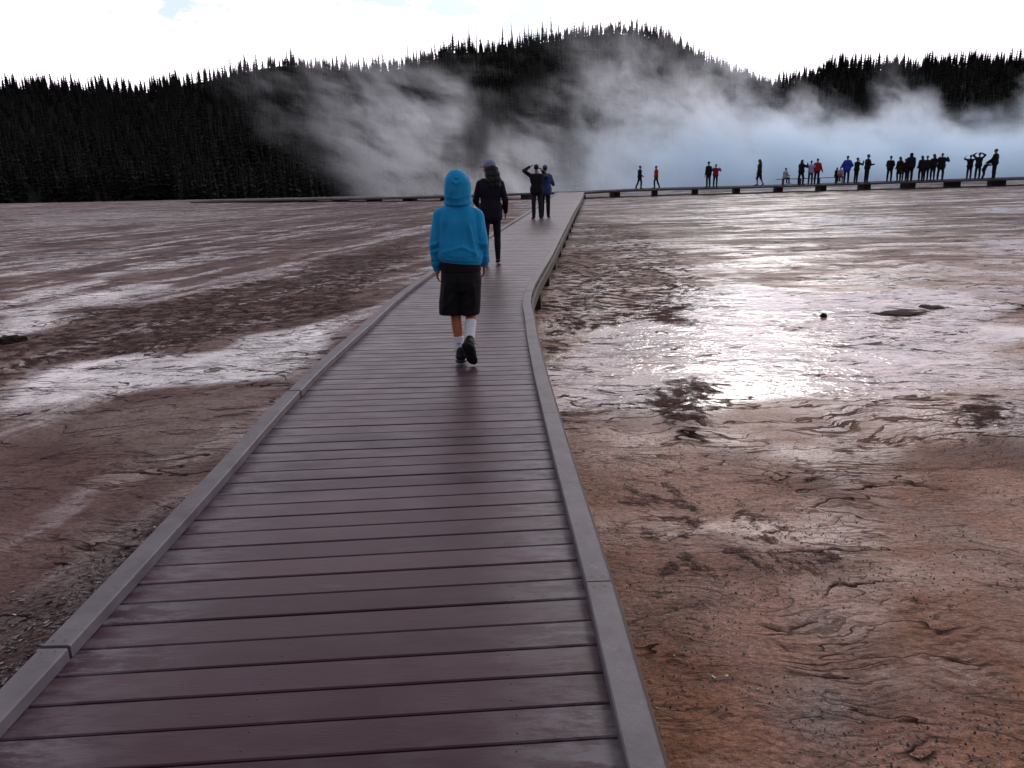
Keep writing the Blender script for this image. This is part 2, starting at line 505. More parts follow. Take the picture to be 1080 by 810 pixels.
h = T.m('ADD', T.m('MULTIPLY', lip, 0.006), T.m('MULTIPLY', lip0, 0.011))
h = T.m('ADD', h, T.m('MULTIPLY', T.m('MULTIPLY', rip, T.ss(T.noise(P, 1.7, 4, 0.6), 0.38, 0.56, 0.2, 1.0)), 0.0030))
h = T.m('ADD', h, T.m('MULTIPLY', T.m('MULTIPLY', fine, T.m('ADD', dry, 0.12)), 0.012))
h = T.m('ADD', h, T.m('MULTIPLY', T.m('MULTIPLY', T.ss(crust, 0.0, 0.7), T.m('ADD', T.m('MULTIPLY', dk, 1.0), T.m('MULTIPLY', shA, 0.4))), 0.034))
h = T.m('ADD', h, T.m('MULTIPLY', T.m('MULTIPLY', T.ss(shv, 0.1, 0.8), shA), 0.010))
h = T.m('ADD', h, T.m('MULTIPLY', T.m('MULTIPLY', micro, dry), 0.0018))
h = T.m('SUBTRACT', h, T.m('MULTIPLY', crack, 0.012))
h = T.m('MULTIPLY', h, T.ss(wetA, 0.3, 1.0, 1.0, 0.4))
h = T.m('MULTIPLY', h, T.ss(farA, 0.0, 1.0, 1.0, 0.09))
bp = T.n('ShaderNodeBump', Strength=0.9, Distance=1.0, Height=h)
T.put(b.inputs['Normal'], bp)
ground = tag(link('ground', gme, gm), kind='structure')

# ------------------------------------------------------------------ hills
RIDGE = [(-900, 92), (-500, 84), (-200, 92), (0, 91), (60, 92), (110, 94), (150, 95), (185, 90), (205, 84), (222, 82), (250, 76), (275, 69), (300, 66), (350, 70), (385, 72), (410, 72), (450, 62), (480, 52), (520, 52), (560, 44), (600, 37),
         (640, 32), (680, 34), (700, 45), (740, 66), (765, 82), (790, 96), (806, 97), (830, 86), (850, 82), (870, 72), (885, 67), (930, 71), (1000, 68), (1080, 66), (1250, 60), (1500, 84), (1900, 96)]
RY = 560.0
rx_ = np.array([at(px, py, RY).x for px, py in RIDGE])
rz_ = np.array([at(px, py, RY).z for px, py in RIDGE])


def ridge_h(x):
    return np.interp(x, rx_, rz_)


def hill_z(x, y):
    h = ridge_h(x * 1.0) - 1.5
    t = np.clip((y - 190) / (RY - 190), 0, 1)
    prof = np.where(y < RY, t ** 1.35 * (1 + 0.06 * np.sin(t * 3.1416) * np.sin(x * 0.012 + 1)), 1 - 0.6 * sstep(y, RY, 1100))
    z = -9.5 + (h + 9.5) * prof
    z = z + 3.0 * sinnoise(x, y, 21, 0.02) * np.sin(np.clip(t, 0, 1) * math.pi) * (y < RY)
    return z


hx = np.arange(-1100, 1101, 6.0)
hy = np.concatenate([np.arange(185, 640, 7.0), np.arange(640, 1400, 40.0)])
HX, HY = np.meshgrid(hx, hy)
hz = hill_z(HX.ravel(), HY.ravel())
hidx = np.arange(HX.size).reshape(HX.shape)
hq = np.stack([hidx[:-1, :-1], hidx[:-1, 1:], hidx[1:, 1:], hidx[1:, :-1]], -1).reshape(-1, 4)
hme = np_mesh('hills', np.stack([HX.ravel(), HY.ravel(), hz], 1), hq)
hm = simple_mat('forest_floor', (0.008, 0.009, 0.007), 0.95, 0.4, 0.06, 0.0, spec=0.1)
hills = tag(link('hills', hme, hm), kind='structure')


# conifers
def conifer_arrays(seed, h=13.0, whorls=15, per=8, width=1.9):
    r = random.Random(seed)
    v, f = [], []
    ns = 6
    for i in range(ns):
        a = 2 * math.pi * i / ns
        v.append((0.16 * math.cos(a), 0.16 * math.sin(a), -1.0))
    v.append((0, 0, h))
    for i in range(ns):
        f.append((i, (i + 1) % ns, ns))
    ntr = len(f)
    b0 = len(v)
    for i in range(7):
        a = 2 * math.pi * i / 7
        q = r.uniform(0.28, 0.5) * width
        v.append((q * math.cos(a), q * math.sin(a), h * r.uniform(0.12, 0.22)))
    v.append((0, 0, h * 0.97))
    for i in range(7): f.append((b0 + i, b0 + (i + 1) % 7, b0 + 7))
    for w in range(whorls):
        t = (w + r.uniform(-.3, .3)) / whorls
        z = h * (0.14 + 0.85 * t)
        R = width * (1 - t) ** 0.8 * r.uniform(0.65, 1.15) + 0.14
        n = per if t < 0.7 else max(4, per - 3)
        a0 = r.uniform(0, 6.28)
        for k in range(n):
            if r.random() < 0.14: continue
            a = a0 + 2 * math.pi * k / n + r.uniform(-.25, .25)
            rr = R * r.uniform(0.6, 1.15)
            wd = rr * 0.42 + 0.08
            ca, sa_ = math.cos(a), math.sin(a)
            zt = z + r.uniform(0.1, 0.35)
            zb_ = z - rr * r.uniform(0.2, 0.55)
            b0 = len(v)
            v.append((0.05 * ca, 0.05 * sa_, zt))
            v.append((rr * 0.6 * ca - wd * sa_, rr * 0.6 * sa_ + wd * ca, (zt + zb_) / 2 - 0.15))
            v.append((rr * ca, rr * sa_, zb_))
            v.append((rr * 0.6 * ca + wd * sa_, rr * 0.6 * sa_ - wd * ca, (zt + zb_) / 2 - 0.15))
            f.append((b0, b0 + 1, b0 + 2))
            f.append((b0, b0 + 2, b0 + 3))
    return np.array(v, np.float32), np.array(f, np.int32), ntr


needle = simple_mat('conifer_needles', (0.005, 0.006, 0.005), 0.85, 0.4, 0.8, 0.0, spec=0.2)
bark = simple_mat('conifer_bark', (0.07, 0.055, 0.045), 0.9, 0.3, 3.0, 0.0, spec=0.2)

variants = []
for s, (hh, wdt) in enumerate([(13, 1.7), (15, 1.5), (11, 1.9), (14, 2.1), (9, 1.3)]):
    v, f, ntr = conifer_arrays(100 + s, hh, 15, 8, wdt)
    me = np_mesh('conifer', v, f, False)
    me.materials.append(needle)
    me.materials.append(bark)
    mi = np.zeros(len(f), np.int32); mi[:ntr] = 1
    me.polygons.foreach_set('material_index', mi)
    variants.append(me)


def snag_mesh(seed, h):
    r = random.Random(seed)
    v, f = [], []
    def limb(p, q, r0, r1):
        p, q = Vector(p), Vector(q)
        d = (q - p).normalized(); a = d.orthogonal(); c_ = d.cross(a)
        b0 = len(v)
        for pt, rr in ((p, r0), (q, r1)):
            for k in range(5):
                an = 2 * math.pi * k / 5
                v.append(pt + (a * math.cos(an) + c_ * math.sin(an)) * rr)
        for k in range(5):
            f.append((b0 + k, b0 + (k + 1) % 5, b0 + 5 + (k + 1) % 5, b0 + 5 + k))
    limb((0, 0, -1), (0.2, 0, h), 0.3, 0.08)
    for k in range(9):
        z = h * r.uniform(0.35, 0.95); a = r.uniform(0, 6.28); l = r.uniform(0.5, 1.5)
        limb((0.1, 0, z), (l * math.cos(a), l * math.sin(a), z + r.uniform(-.3, .4)), 0.06, 0.03)
    me = pymesh('snag', v, f)
    me.materials.append(bark)
    return me


SEG = [  # name of the stretch of skyline, px range, tree count, scale range, label
    (2, 200, 40, (0.22, 0.45), 'short dark conifer rising from the low treeline at the far left of the skyline'),
    (200, 300, 24, (0.75, 1.15), 'dark conifer standing in the open on the left shoulder of the ridge'),
    (300, 445, 38, (0.65, 1.0), 'conifer greyed by steam between the left shoulder and the central hill'),
    (445, 600, 46, (0.75, 1.15), 'slender conifer on the rising left side of the central hill above the people'),
    (600, 705, 36, (0.7, 1.1), 'conifer crowding the rounded top of the central hill'),
    (705, 800, 26, (0.6, 1.0), 'conifer on the steep right slope of the central hill above the notch'),
    (800, 890, 26, (0.5, 0.9), 'small conifer on the treeline climbing right of the notch'),
    (890, 1080, 50, (0.45, 0.85), 'small conifer on the level treeline of the right hand hill'),
]
for (p0, p1, cnt, (s0, s1), lab) in SEG:
    for k in range(cnt):
        px = p0 + (k + random.uniform(-0.9, 1.9)) * (p1 - p0) / cnt
        y = RY + random.uniform(-9, 5)
        x = at(px, 90, y).x
        o = bpy.data.objects.new('conifer', random.choice(variants))
        COL.objects.link(o)
        z = float(hill_z(np.array([x]), np.array([y]))[0])
        s = s0 * 0.75 + (s1 * 1.1 - s0 * 0.75) * random.random() ** 1.4
        o.location = (x, y, z - 0.3)
        o.scale = (s * random.uniform(0.75, 1.15), s * random.uniform(0.75, 1.15), s)
        o.rotation_euler = (random.uniform(-.04, .04), random.uniform(-.04, .04), random.uniform(0, 6.28))
        tag(o, lab, 'conifer', 'trees: ' + lab)
for (px, hh, lab) in ((430, 21, 'tall thin bare dead tree trunk, leftmost on the skyline of the central hill'),
                      (495, 19, 'bare dead tree trunk above the steam, second from the left on the skyline'),
                      (503, 17, 'bare dead tree trunk just right of a taller dead trunk on the skyline')):
    x = at(px, 60, RY).x
    o = bpy.data.objects.new('dead_tree', snag_mesh(px, hh))
    COL.objects.link(o)
    o.location = (x, RY, float(hill_z(np.array([x]), np.array([RY]))[0]))
    tag(o, lab, 'dead tree')

# the wooded hillsides: nobody could count these
vs, fs, base = [], [], 0
lo = [conifer_arrays(300 + s, 12, 8, 6, 2.2)[:2] for s in range(4)]
cand = 0
for k in range(9500):
    y = RNG.uniform(200, RY - 16)
    x = RNG.uniform(-0.78, 0.80) * (y + 60)
    if x > 0.30 * y or x < -0.42 * y: y = min(RY - 8, y + 30)
    v, f = lo[k % 4]
    s = RNG.uniform(0.6, 1.2)
    a = RNG.uniform(0, 6.28)
    z = float(hill_z(np.array([x]), np.array([y]))[0])
    R_ = np.array([[math.cos(a), -math.sin(a), 0], [math.sin(a), math.cos(a), 0], [0, 0, 1]])
    vs.append((v @ R_.T) * s + np.array([x, y, z]))
    fs.append(f + base)
    base += len(v)
# dense tops where the skyline reads as a closed treeline
for k in range(1500):
    px = random.choice([random.uniform(-60, 200), random.uniform(-60, 200), random.uniform(830, 1150), random.uniform(300, 450), random.uniform(450, 760), random.uniform(450, 760)])
    y = RY + RNG.uniform(-9, 12)
    x = at(px, 80, y).x
    v, f = lo[k % 4]
    s = RNG.uniform(0.25, 0.62) * (0.45 if px < 200 else 1)
    z = float(hill_z(np.array([x]), np.array([y]))[0])
    vs.append(v * s + np.array([x, y, z])); fs.append(f + base); base += len(v)
fme = np_mesh('forest', np.concatenate(vs), np.concatenate(fs), False)
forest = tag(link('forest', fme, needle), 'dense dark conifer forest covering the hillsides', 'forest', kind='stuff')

# ------------------------------------------------------------------ steam
def steam_domain():
    v = [(-34, 65, -0.9), (84, 60, -0.5), (96, 100, -1.6), (-46, 100, -1.6),
         (-34, 65, 21), (84, 60, 21), (96, 100, 21), (-46, 100, 21)]
    f = [(0, 3, 2, 1), (4, 5, 6, 7), (0, 1, 5, 4), (1, 2, 6, 5), (2, 3, 7, 6), (3, 0, 4, 7)]
    return pymesh('steam', v, f)


sm = bpy.data.materials.new('steam')
sm.use_nodes = True
T = NT(sm.node_tree)
tcn = T.n('ShaderNodeTexCoord')
P = tcn.outputs['Object']
s3 = T.n('ShaderNodeSeparateXYZ', i0=P)
X, Y, Z = s3.outputs
wob = T.noise(P, 0.16, 3, 0.55, out=1)
Pd = T.vm('ADD', P, T.vm('SCALE', T.vm('SUBTRACT', wob, (0.5, 0.5, 0.5)), 9.0))
dx = T.n('ShaderNodeSeparateXYZ', i0=Pd).outputs[0]
lean = T.ss(X, -12.0, 14.0, 1.15, 0.45)
xa = T.m('MULTIPLY', T.m('ADD', dx, T.m('MULTIPLY', Z, lean)), T.m('DIVIDE', 91.0, Y))   # as at 88 m
u = T.m('DIVIDE', T.m('ADD', xa, 30.0), 100.0)


def ramp(fac, pts, scale):
    r = T.n('ShaderNodeValToRGB', i0=fac)
    cr = r.color_ramp
    cr.interpolation = 'B_SPLINE' if False else 'EASE'
    while len(cr.elements) > 1: cr.elements.remove(cr.elements[-1])
    for i, (p, v) in enumerate(pts):
        e = cr.elements[0] if i == 0 else cr.elements.new(p)
        e.position = p
        e.color = (v / scale,) * 3 + (1,)
    return r.outputs[0]


HTS = [(-27, 0), (-21, 16), (-8, 18), (-1, 16.5), (5, 17), (9, 11), (13, 15), (20, 19), (27, 18.5), (32, 13), (36, 9.5), (41, 8), (44, 6), (48, 11.5), (51, 9.5), (54, 5.5), (60, 5), (64, 10), (70, 11)]
DEN = [(-21, 0.0), (-13, 0.12), (-4, 0.20), (0, 0.26), (6, 0.20), (12, 0.19), (18, 0.24), (26, 0.42), (34, 0.62), (70, 0.62)]
hts = T.m('MULTIPLY', ramp(u, [((x + 30) / 100, h_) for x, h_ in HTS], 20.0), 20.0)
den = ramp(u, [((x + 30) / 100, d_) for x, d_ in DEN], 1.0)
Pq = T.n('ShaderNodeCombineXYZ', i0=T.m('ADD', dx, T.m('MULTIPLY', Z, lean)), i1=T.m('MULTIPLY', Y, 0.35), i2=T.m('MULTIPLY', Z, 0.85)).outputs[0]
bil = T.noise(Pq, 0.30, 7, 0.64)
bigb = T.noise(T.vm('MULTIPLY', P, (1.0, 0.3, 0.6)), 0.10, 3, 0.5)
top = T.m('MULTIPLY', hts, T.ss(T.noise(Pq, 0.22, 4, 0.6), 0.3, 0.7, 0.6, 1.35))
rel = T.m('DIVIDE', Z, T.m('MAXIMUM', top, 0.5))
body = T.ss(rel, 0.55, 1.05, 1.0, 0.0)
low = T.ss(Z, 0.0, 8.0, 1.0, 0.0)
thr = T.m('ADD', T.m('MULTIPLY', T.m('MINIMUM', rel, 1.2), 0.13), 0.405)
puff = T.m('MULTIPLY', T.ss(T.m('SUBTRACT', bil, thr), 0.0, 0.10), T.ss(bigb, 0.43, 0.53, T.ss(X, 0.0, 25.0, 0.06, 0.6), 1.0))
lowr = T.m('MULTIPLY', low, T.ss(X, -2.0, 18.0, 0.08, 1.0))
dns = T.m('MULTIPLY', T.m('MULTIPLY', den, body), T.m('ADD', puff, T.m('MULTIPLY', lowr, T.ss(bil, 0.3, 0.65, 0.45, 1.1))))
edge = T.m('MULTIPLY', T.ss(Y, 61.0, 68.0), T.ss(Y, 90.0, 99.0, 1.0, 0.0))
dns = T.m('MULTIPLY', T.m('MULTIPLY', dns, T.m('MULTIPLY', edge, T.ss(Z, 6.0, 16.0, 1.0, 0.35))), 0.20)
blue = T.m('MULTIPLY', T.ss(X, -2.0, 18.0), T.ss(Z, 2.0, 9.0, 1.0, 0.1))
vcol = T.mix(blue, (0.88, 0.91, 0.98), (0.70, 0.85, 1.0))  # blue light reflected from the pool is put into the steam's own colour
pv = T.n('ShaderNodeVolumePrincipled', Color=vcol, Density=dns, Anisotropy=0.62)
T.n('ShaderNodeOutputMaterial', Volume=pv.outputs[0])
steam = tag(link('steam', steam_domain(), sm), 'pale blue and grey steam drifting off the hot spring in front of the hills', 'steam', kind='stuff')

# ------------------------------------------------------------------ boardwalks
pm, T, b, P = mat_base('weathered_composite_plank')
uvn = T.n('ShaderNodeUVMap', _uv_map='UVMap')
su = T.n('ShaderNodeSeparateXYZ', i0=uvn.outputs[0])      # x: 0..1 across the walk, y: metres along the plank's width
pr = T.n('ShaderNodeAttribute', _attribute_name='plank')
sp = T.n('ShaderNodeSeparateColor', i0=pr.outputs[0])
rnd, rnd2 = sp.outputs[0], sp.outputs[1]
off = T.n('ShaderNodeCombineXYZ', i0=T.m('MULTIPLY', rnd, 37.0), i1=T.m('MULTIPLY', rnd2, 19.0), i2=0.0)
Po = T.vm('ADD', P, off)
grain = T.noise(T.vm('MULTIPLY', Po, (3.0, 60.0, 1.0)), 3.0, 4, 0.6)
blot = T.noise(T.vm('MULTIPLY', Po, (1.0, 2.6, 1.0)), 3.2, 5, 0.62)
c = T.mix(rnd, (0.046, 0.019, 0.029), (0.096, 0.046, 0.062))
c = T.mix(T.m('MULTIPLY', T.ss(blot, 0.42, 0.72), 0.35), c, (0.105, 0.075, 0.085))
endm = T.m('MAXIMUM', T.ss(su.outputs[0], 0.02, 0.30, 1.0, 0.0), T.ss(su.outputs[0], 0.72, 0.97))
scf = T.noise(T.vm('MULTIPLY', Po, (1.0, 3.0, 1.0)), 5.0, 6, 0.7)
stain = T.m('MULTIPLY', T.m('MULTIPLY', endm, T.ss(scf, 0.40, 0.60)), T.ss(rnd2, 0.1, 0.9, 0.45, 1.0))
stain = T.m('ADD', stain, T.m('MULTIPLY', T.ss(T.noise(T.vm('MULTIPLY', Po, (0.8, 4.0, 1.0)), 1.6, 5, 0.7), 0.60, 0.74), 0.35), clamp=True)
c = T.mix(T.m('MULTIPLY', stain, 0.8), c, (0.24, 0.21, 0.24))
gr = T.ss(grain, 0.2, 0.8, 0.86, 1.14)
c = T.mix(1.0, c, T.n('ShaderNodeCombineColor', i0=gr, i1=gr, i2=gr).outputs[0], 'MULTIPLY')
# screw heads: pairs over three joists
hole = None
for uj in (0.40, 0.80):
    for vj in (0.032, 0.108):
        du = T.m('MULTIPLY', T.m('SUBTRACT', su.outputs[0], T.m('ADD', uj, T.m('MULTIPLY', rnd2, 0.012))), 1.72)
        dv = T.m('SUBTRACT', su.outputs[1], T.m('ADD', vj, T.m('MULTIPLY', rnd, 0.006)))
        d = T.m('SQRT', T.m('ADD', T.m('MULTIPLY', du, du), T.m('MULTIPLY', dv, dv)))
        k = T.ss(d, 0.0022, 0.0042, 1.0, 0.0)
        hole = k if hole is None else T.m('MAXIMUM', hole, k)
c = T.mix(T.m('MULTIPLY', hole, 0.9), c, (0.012, 0.009, 0.010))
T.put(b.inputs['Base Color'], c)
rg = T.m('ADD', T.ss(blot, 0.3, 0.7, 0.30, 0.45), T.m('MULTIPLY', stain, 0.12))
T.put(b.inputs['Roughness'], rg)
b.inputs['Specular IOR Level'].default_value = 0.27
hh_ = T.m('SUBTRACT', T.m('ADD', T.m('MULTIPLY', grain, 0.0006), T.m('MULTIPLY', T.noise(P, 160.0, 3, 0.6), 0.0006)), T.m('MULTIPLY', hole, 0.002))
T.put(b.inputs['Normal'], T.n('ShaderNodeBump', Strength=0.8, Distance=1.0, Height=hh_))

curb_mat, T, b, P = mat_base('weathered_grey_timber_curb')
n1 = T.noise(P, 6.0, 5, 0.6)
n2 = T.noise(P, 70.0, 4, 0.7)
c = T.mix(T.ss(n1, 0.3, 0.7), (0.125, 0.104, 0.125), (0.180, 0.155, 0.180))
c = T.mix(T.m('MULTIPLY', T.ss(n2, 0.55, 0.75), 0.4), c, (0.10, 0.085, 0.09))
n3 = T.noise(P, 2.2, 6, 0.7)
c = T.mix(T.m('MULTIPLY', T.ss(n3, 0.50, 0.68), 0.55), c, (0.075, 0.055, 0.06))
c = T.mix(T.m('MULTIPLY', T.ss(T.noise(P, 30.0, 5, 0.75), 0.60, 0.70), 0.6), c, (0.26, 0.24, 0.26))
c = T.mix(T.m('MULTIPLY', T.ss(T.vor(P, 9.0), 0.012, 0.022, 1.0, 0.0), T.ss(T.noise(P, 3.0), 0.5, 0.55)), c, (0.02, 0.018, 0.02))
T.put(b.inputs['Base Color'], c)
b.inputs['Roughness'].default_value = 0.6
T.put(b.inputs['Normal'], T.n('ShaderNodeBump', Strength=0.6, Distance=0.002, Height=n2))
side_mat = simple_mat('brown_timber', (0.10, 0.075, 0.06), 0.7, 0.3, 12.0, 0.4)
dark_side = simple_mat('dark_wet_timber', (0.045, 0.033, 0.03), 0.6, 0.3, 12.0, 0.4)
screw_mat = simple_mat('screw_head', (0.015, 0.013, 0.015), 0.4, 0.2, 60, 0.0)

# edges of the walk (inner faces of the curbs), metres
LEFT = [(-1.50, -3.1), (-1.50, -0.1), (-1.50, 1.7), (-1.50, 2.5), (-1.51, 3.7), (-1.535, 4.85), (-1.53, 6.2), (-1.46, 7.85), (-1.36, 10.2), (-0.93, 15.0), (-0.20, 21.3), (0.93, 31.31), (2.1, 42.5), (3.60, 57.2)]
RIGHT = [(0.37, -3.0), (0.32, 0.0), (0.275, 1.8), (0.26, 2.61), (0.22, 3.81), (0.19, 4.9), (0.16, 6.21), (0.15, 7.83), (0.20, 10.1), (0.73, 14.72), (1.42, 20.96), (2.56, 31.22), (3.85, 42.5), (5.45, 57.2)]


def catmull(pts, n=10):
    P_ = [Vector(p) for p in pts]
    P_ = [P_[0] * 2 - P_[1]] + P_ + [P_[-1] * 2 - P_[-2]]
    out = []
    for i in range(1, len(P_) - 2):
        for k in range(n):
            t = k / n
            a, b_, c_, d = P_[i - 1], P_[i], P_[i + 1], P_[i + 2]
            out.append(0.5 * ((2 * b_) + (c_ - a) * t + (2 * a - 5 * b_ + 4 * c_ - d) * t * t + (3 * b_ - a - 3 * c_ + d) * t ** 3))
    out.append(P_[-2])
    return out


def resample(pts, s_list=None, step=None):
    L = [0.0]
    for i in range(1, len(pts)): L.append(L[-1] + (pts[i] - pts[i - 1]).length)
    if s_list is None:
        n = max(1, int(L[-1] / step)); s_list = [L[-1] * i / n for i in range(n + 1)]
    res = []
    j = 0
    for s in s_list:
        while j < len(L) - 2 and L[j + 1] < s: j += 1
        t = (s - L[j]) / max(1e-9, L[j + 1] - L[j])
        res.append(pts[j].lerp(pts[j + 1], min(1, max(0, t))))
    return res, L[-1]


def edge_pair(Lp, Rp, z0=0.0):
    """curves sampled against a common parameter"""
    a, b_ = catmull([(*p, 0) if len(p) == 2 else p for p in Lp]), catmull([(*p, 0) if len(p) == 2 else p for p in Rp])
    return a, b_


def deck_mesh(a, b_, pitch=0.1465, gap=0.0085, th=0.032, ch=0.004, over=0.088):
    n = min(len(a), len(b_))
    mid = [(a[i] + b_[i]) / 2 for i in range(n)]
    L = [0.0]
    for i in range(1, n): L.append(L[-1] + (mid[i] - mid[i - 1]).length)

    def samp(s):
        s = max(0, min(L[-1], s))
        import bisect
        j = min(n - 2, max(0, bisect.bisect_right(L, s) - 1))
        t = (s - L[j]) / max(1e-9, L[j + 1] - L[j])
        return a[j].lerp(a[j + 1], t), b_[j].lerp(b_[j + 1], t)
    verts, faces, uvs, att = [], [], [], []
    N = int(L[-1] / pitch)
    for k in range(N):
        s0 = k * pitch + gap / 2 + random.uniform(-.0012, .0012)
        s1 = (k + 1) * pitch - gap / 2 + random.uniform(-.0012, .0012)
        l0, r0 = samp(s0)
        l1, r1 = samp(s1)
        u = (r0 - l0).normalized() * (over + random.uniform(-.008, .008))
        l0, l1, r0, r1 = l0 - u, l1 - u, r0 + u, r1 + u
        dz = random.uniform(-.0015, .0015)
        base = len(verts)
        fw = ((l1 - l0).normalized(), (r1 - r0).normalized())
        for (p0, p1, f_, uu) in ((l0, l1, fw[0], 0.0), (r0, r1, fw[1], 1.0)):
            for (q, z, v_) in ((p0, -th, 0), (p0, -ch, 0), (p0 + f_ * ch, 0, ch), (p1 - f_ * ch, 0, pitch - gap - ch), (p1, -ch, pitch - gap), (p1, -th, pitch - gap)):
                verts.append((q.x, q.y, q.z + z + dz))
                uvs.append((uu, v_))
                att.append(k)
        for i in range(6):
            j = (i + 1) % 6
            faces.append((base + i, base + j, base + 6 + j, base + 6 + i))
        faces.append(tuple(base + i for i in range(6))[::-1])
        faces.append(tuple(base + 6 + i for i in range(6)))
    me = pymesh('deck', verts, faces)
    uvl = me.uv_layers.new(name='UVMap')
    li = np.zeros(len(me.loops), np.int32)
    me.loops.foreach_get('vertex_index', li)
    U = np.array(uvs, np.float32)[li]
    # the curb covers the outer ends: 0..1 spans the walkable width
    uvl.data.foreach_set('uv', U.ravel())
    ca = me.color_attributes.new('plank', 'FLOAT_COLOR', 'POINT')
    rr = RNG.random((N + 1, 2))
    buf = np.ones((len(verts), 4), np.float32)
    buf[:, :2] = rr[np.array(att)]
    ca.data.foreach_set('color', buf.ravel())
    return me


def strip_mesh(path, side, w, z0, z1, inset=0.0, ch=0.005, gap_ends=0.003):
    """a timber following a path; side +1 = to the right of the path"""
    verts, faces = [], []
    n = len(path)
    prof = [(0, z0), (w, z0), (w, z1 - ch), (w - ch, z1), (ch, z1), (0, z1 - ch)]
    for i, p in enumerate(path):
        d = (path[min(n - 1, i + 1)] - path[max(0, i - 1)]).normalized()
        nrm = Vector((d.y, -d.x, 0)) * side
        q = p.copy()
        if i == 0: q = p + d * gap_ends
        if i == n - 1: q = p - d * gap_ends
        for (o_, z) in prof:
            v = q + nrm * (inset + o_)
            verts.append((v.x, v.y, v.z + z))
    m = len(prof)
    for i in range(n - 1):
        for k in range(m):
            j = (k + 1) % m
            f = (i * m + k, i * m + j, (i + 1) * m + j, (i + 1) * m + k)
            faces.append(f[::-1] if side > 0 else f)
    c0 = tuple(range(m)); c1 = tuple((n - 1) * m + k for k in range(m))
    faces.append(c0 if side > 0 else c0[::-1])
    faces.append(c1[::-1] if side > 0 else c1)
    me = pymesh('curb', verts, faces)
    return me


def build_walk(root, a, b_, joints, ground_drop=0.42, curb_sides=(1, 1), screws_until=8.0, post_step=2.4, gapend=0.003, post_len=0.30, fascia_h=0.14):
    link('deck', deck_mesh(a, b_), pm, root)
    for si, (path, side) in enumerate(((a, -1), (b_, 1))):
        if not curb_sides[si]: continue
        tot = resample(path, [0])[1]
        js = joints[si] + [tot] if joints[si] else [tot]
        while js[0] > 99: js.pop(0)
        s = 0.0
        cuts = [0.0] + [j for j in js if j < tot] + [tot]
        full = [cuts[0]]
        for j in cuts[1:]:
            full.append(j)
        for i in range(len(full) - 1):
            s0, s1 = full[i], full[i + 1]
            if s1 - s0 < 0.2: continue
            k = max(2, int((s1 - s0) / 0.4) + 1)
            seg, _ = resample(path, [s0 + (s1 - s0) * q / (k - 1) for q in range(k)])
            jog = random.uniform(-.003, .006)
            g = gapend * (2.6 if (si == 0 and i <= 1) else 1)
            cb = link('curb_rail', strip_mesh(seg, side, 0.098, 0.004, 0.052 + random.uniform(-.002, .002), inset=jog, gap_ends=g), curb_mat, root)
            if seg[0].y < screws_until:
                v, f = [], []
                for (pt, dr) in ((seg[0], (seg[1] - seg[0]).normalized()), (seg[-1], (seg[-2] - seg[-1]).normalized()), (seg[len(seg) // 2], None)):
                    dd = dr if dr is not None else (seg[1] - seg[0]).normalized()
                    nr = Vector((dd.y, -dd.x, 0))
                    if (nr.x > 0) != (side > 0): nr = -nr
                    for off_ in ((0.028, 0.07) if dr is not None else (0.05,)):
                        cc = pt + nr * (jog + off_) + dd * (0.035 + random.uniform(-.006, .006) if dr is not None else random.uniform(-.1, .1))
                        b0 = len(v)
                        for q in range(8):
                            an = q * math.pi / 4
                            v.append((cc.x + 0.0042 * math.cos(an), cc.y + 0.0042 * math.sin(an), cc.z + 0.0552))
                        f.append(tuple(range(b0, b0 + 8)))
                link('screws', pymesh('screws', v, f), screw_mat, cb)
        # rim board under the deck's edge
        seg, _ = resample(path, None, 0.8)
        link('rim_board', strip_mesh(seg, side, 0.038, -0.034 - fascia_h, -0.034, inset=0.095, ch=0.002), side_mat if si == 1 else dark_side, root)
    # joists and bents
    n = min(len(a), len(b_))
    mid = [(a[i] + b_[i]) / 2 for i in range(n)]
    seg, tot = resample(mid, None, 0.8)
    for q in (-0.45, 0.0, 0.45):
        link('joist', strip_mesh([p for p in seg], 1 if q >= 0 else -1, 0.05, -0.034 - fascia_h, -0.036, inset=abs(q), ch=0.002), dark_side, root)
    seg, tot = resample(mid, None, post_step)
    for i, p in enumerate(seg):
        if p.y < -1: continue
        d = (seg[min(i + 1, len(seg) - 1)] - seg[max(0, i - 1)]).normalized()
        ang = math.atan2(d.x, d.y)
        v, f = [], []
        gz_ = float(ground_z(np.array([p.x]), np.array([p.y]))[0]) - 0.15
        top = p.z - 0.036 - fascia_h
        M_ = Matrix.Rotation(-ang, 3, 'Z')
        box_mesh(v, f, (p.x, p.y, (top + gz_) / 2), 1.86, post_len, top - gz_, M_)
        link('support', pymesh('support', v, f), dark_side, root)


root = tag(empty('boardwalk', (0, 0, 0)), 'long purplish brown plank boardwalk with low grey curbs, running away from the foreground', 'boardwalk')
a, b_ = edge_pair(LEFT, RIGHT)
# drop the part far behind the camera: both edges share the same sampling
n_ = min(len(a), len(b_))
lj = [3.0 + 2.36, 3.0 + 5.5, 11.6, 14.7, 17.8, 21.0, 24.3, 27.5, 31, 35, 39, 43, 47, 51, 55]
rj = [3.0 + 2.60, 3.0 + 4.72, 3.0 + 5.85, 11.0, 13.05, 16.2, 19.3, 22.5, 25.8, 29, 33, 37, 41, 45, 49, 53, 57]
build_walk(root, a, b_, (lj, rj))

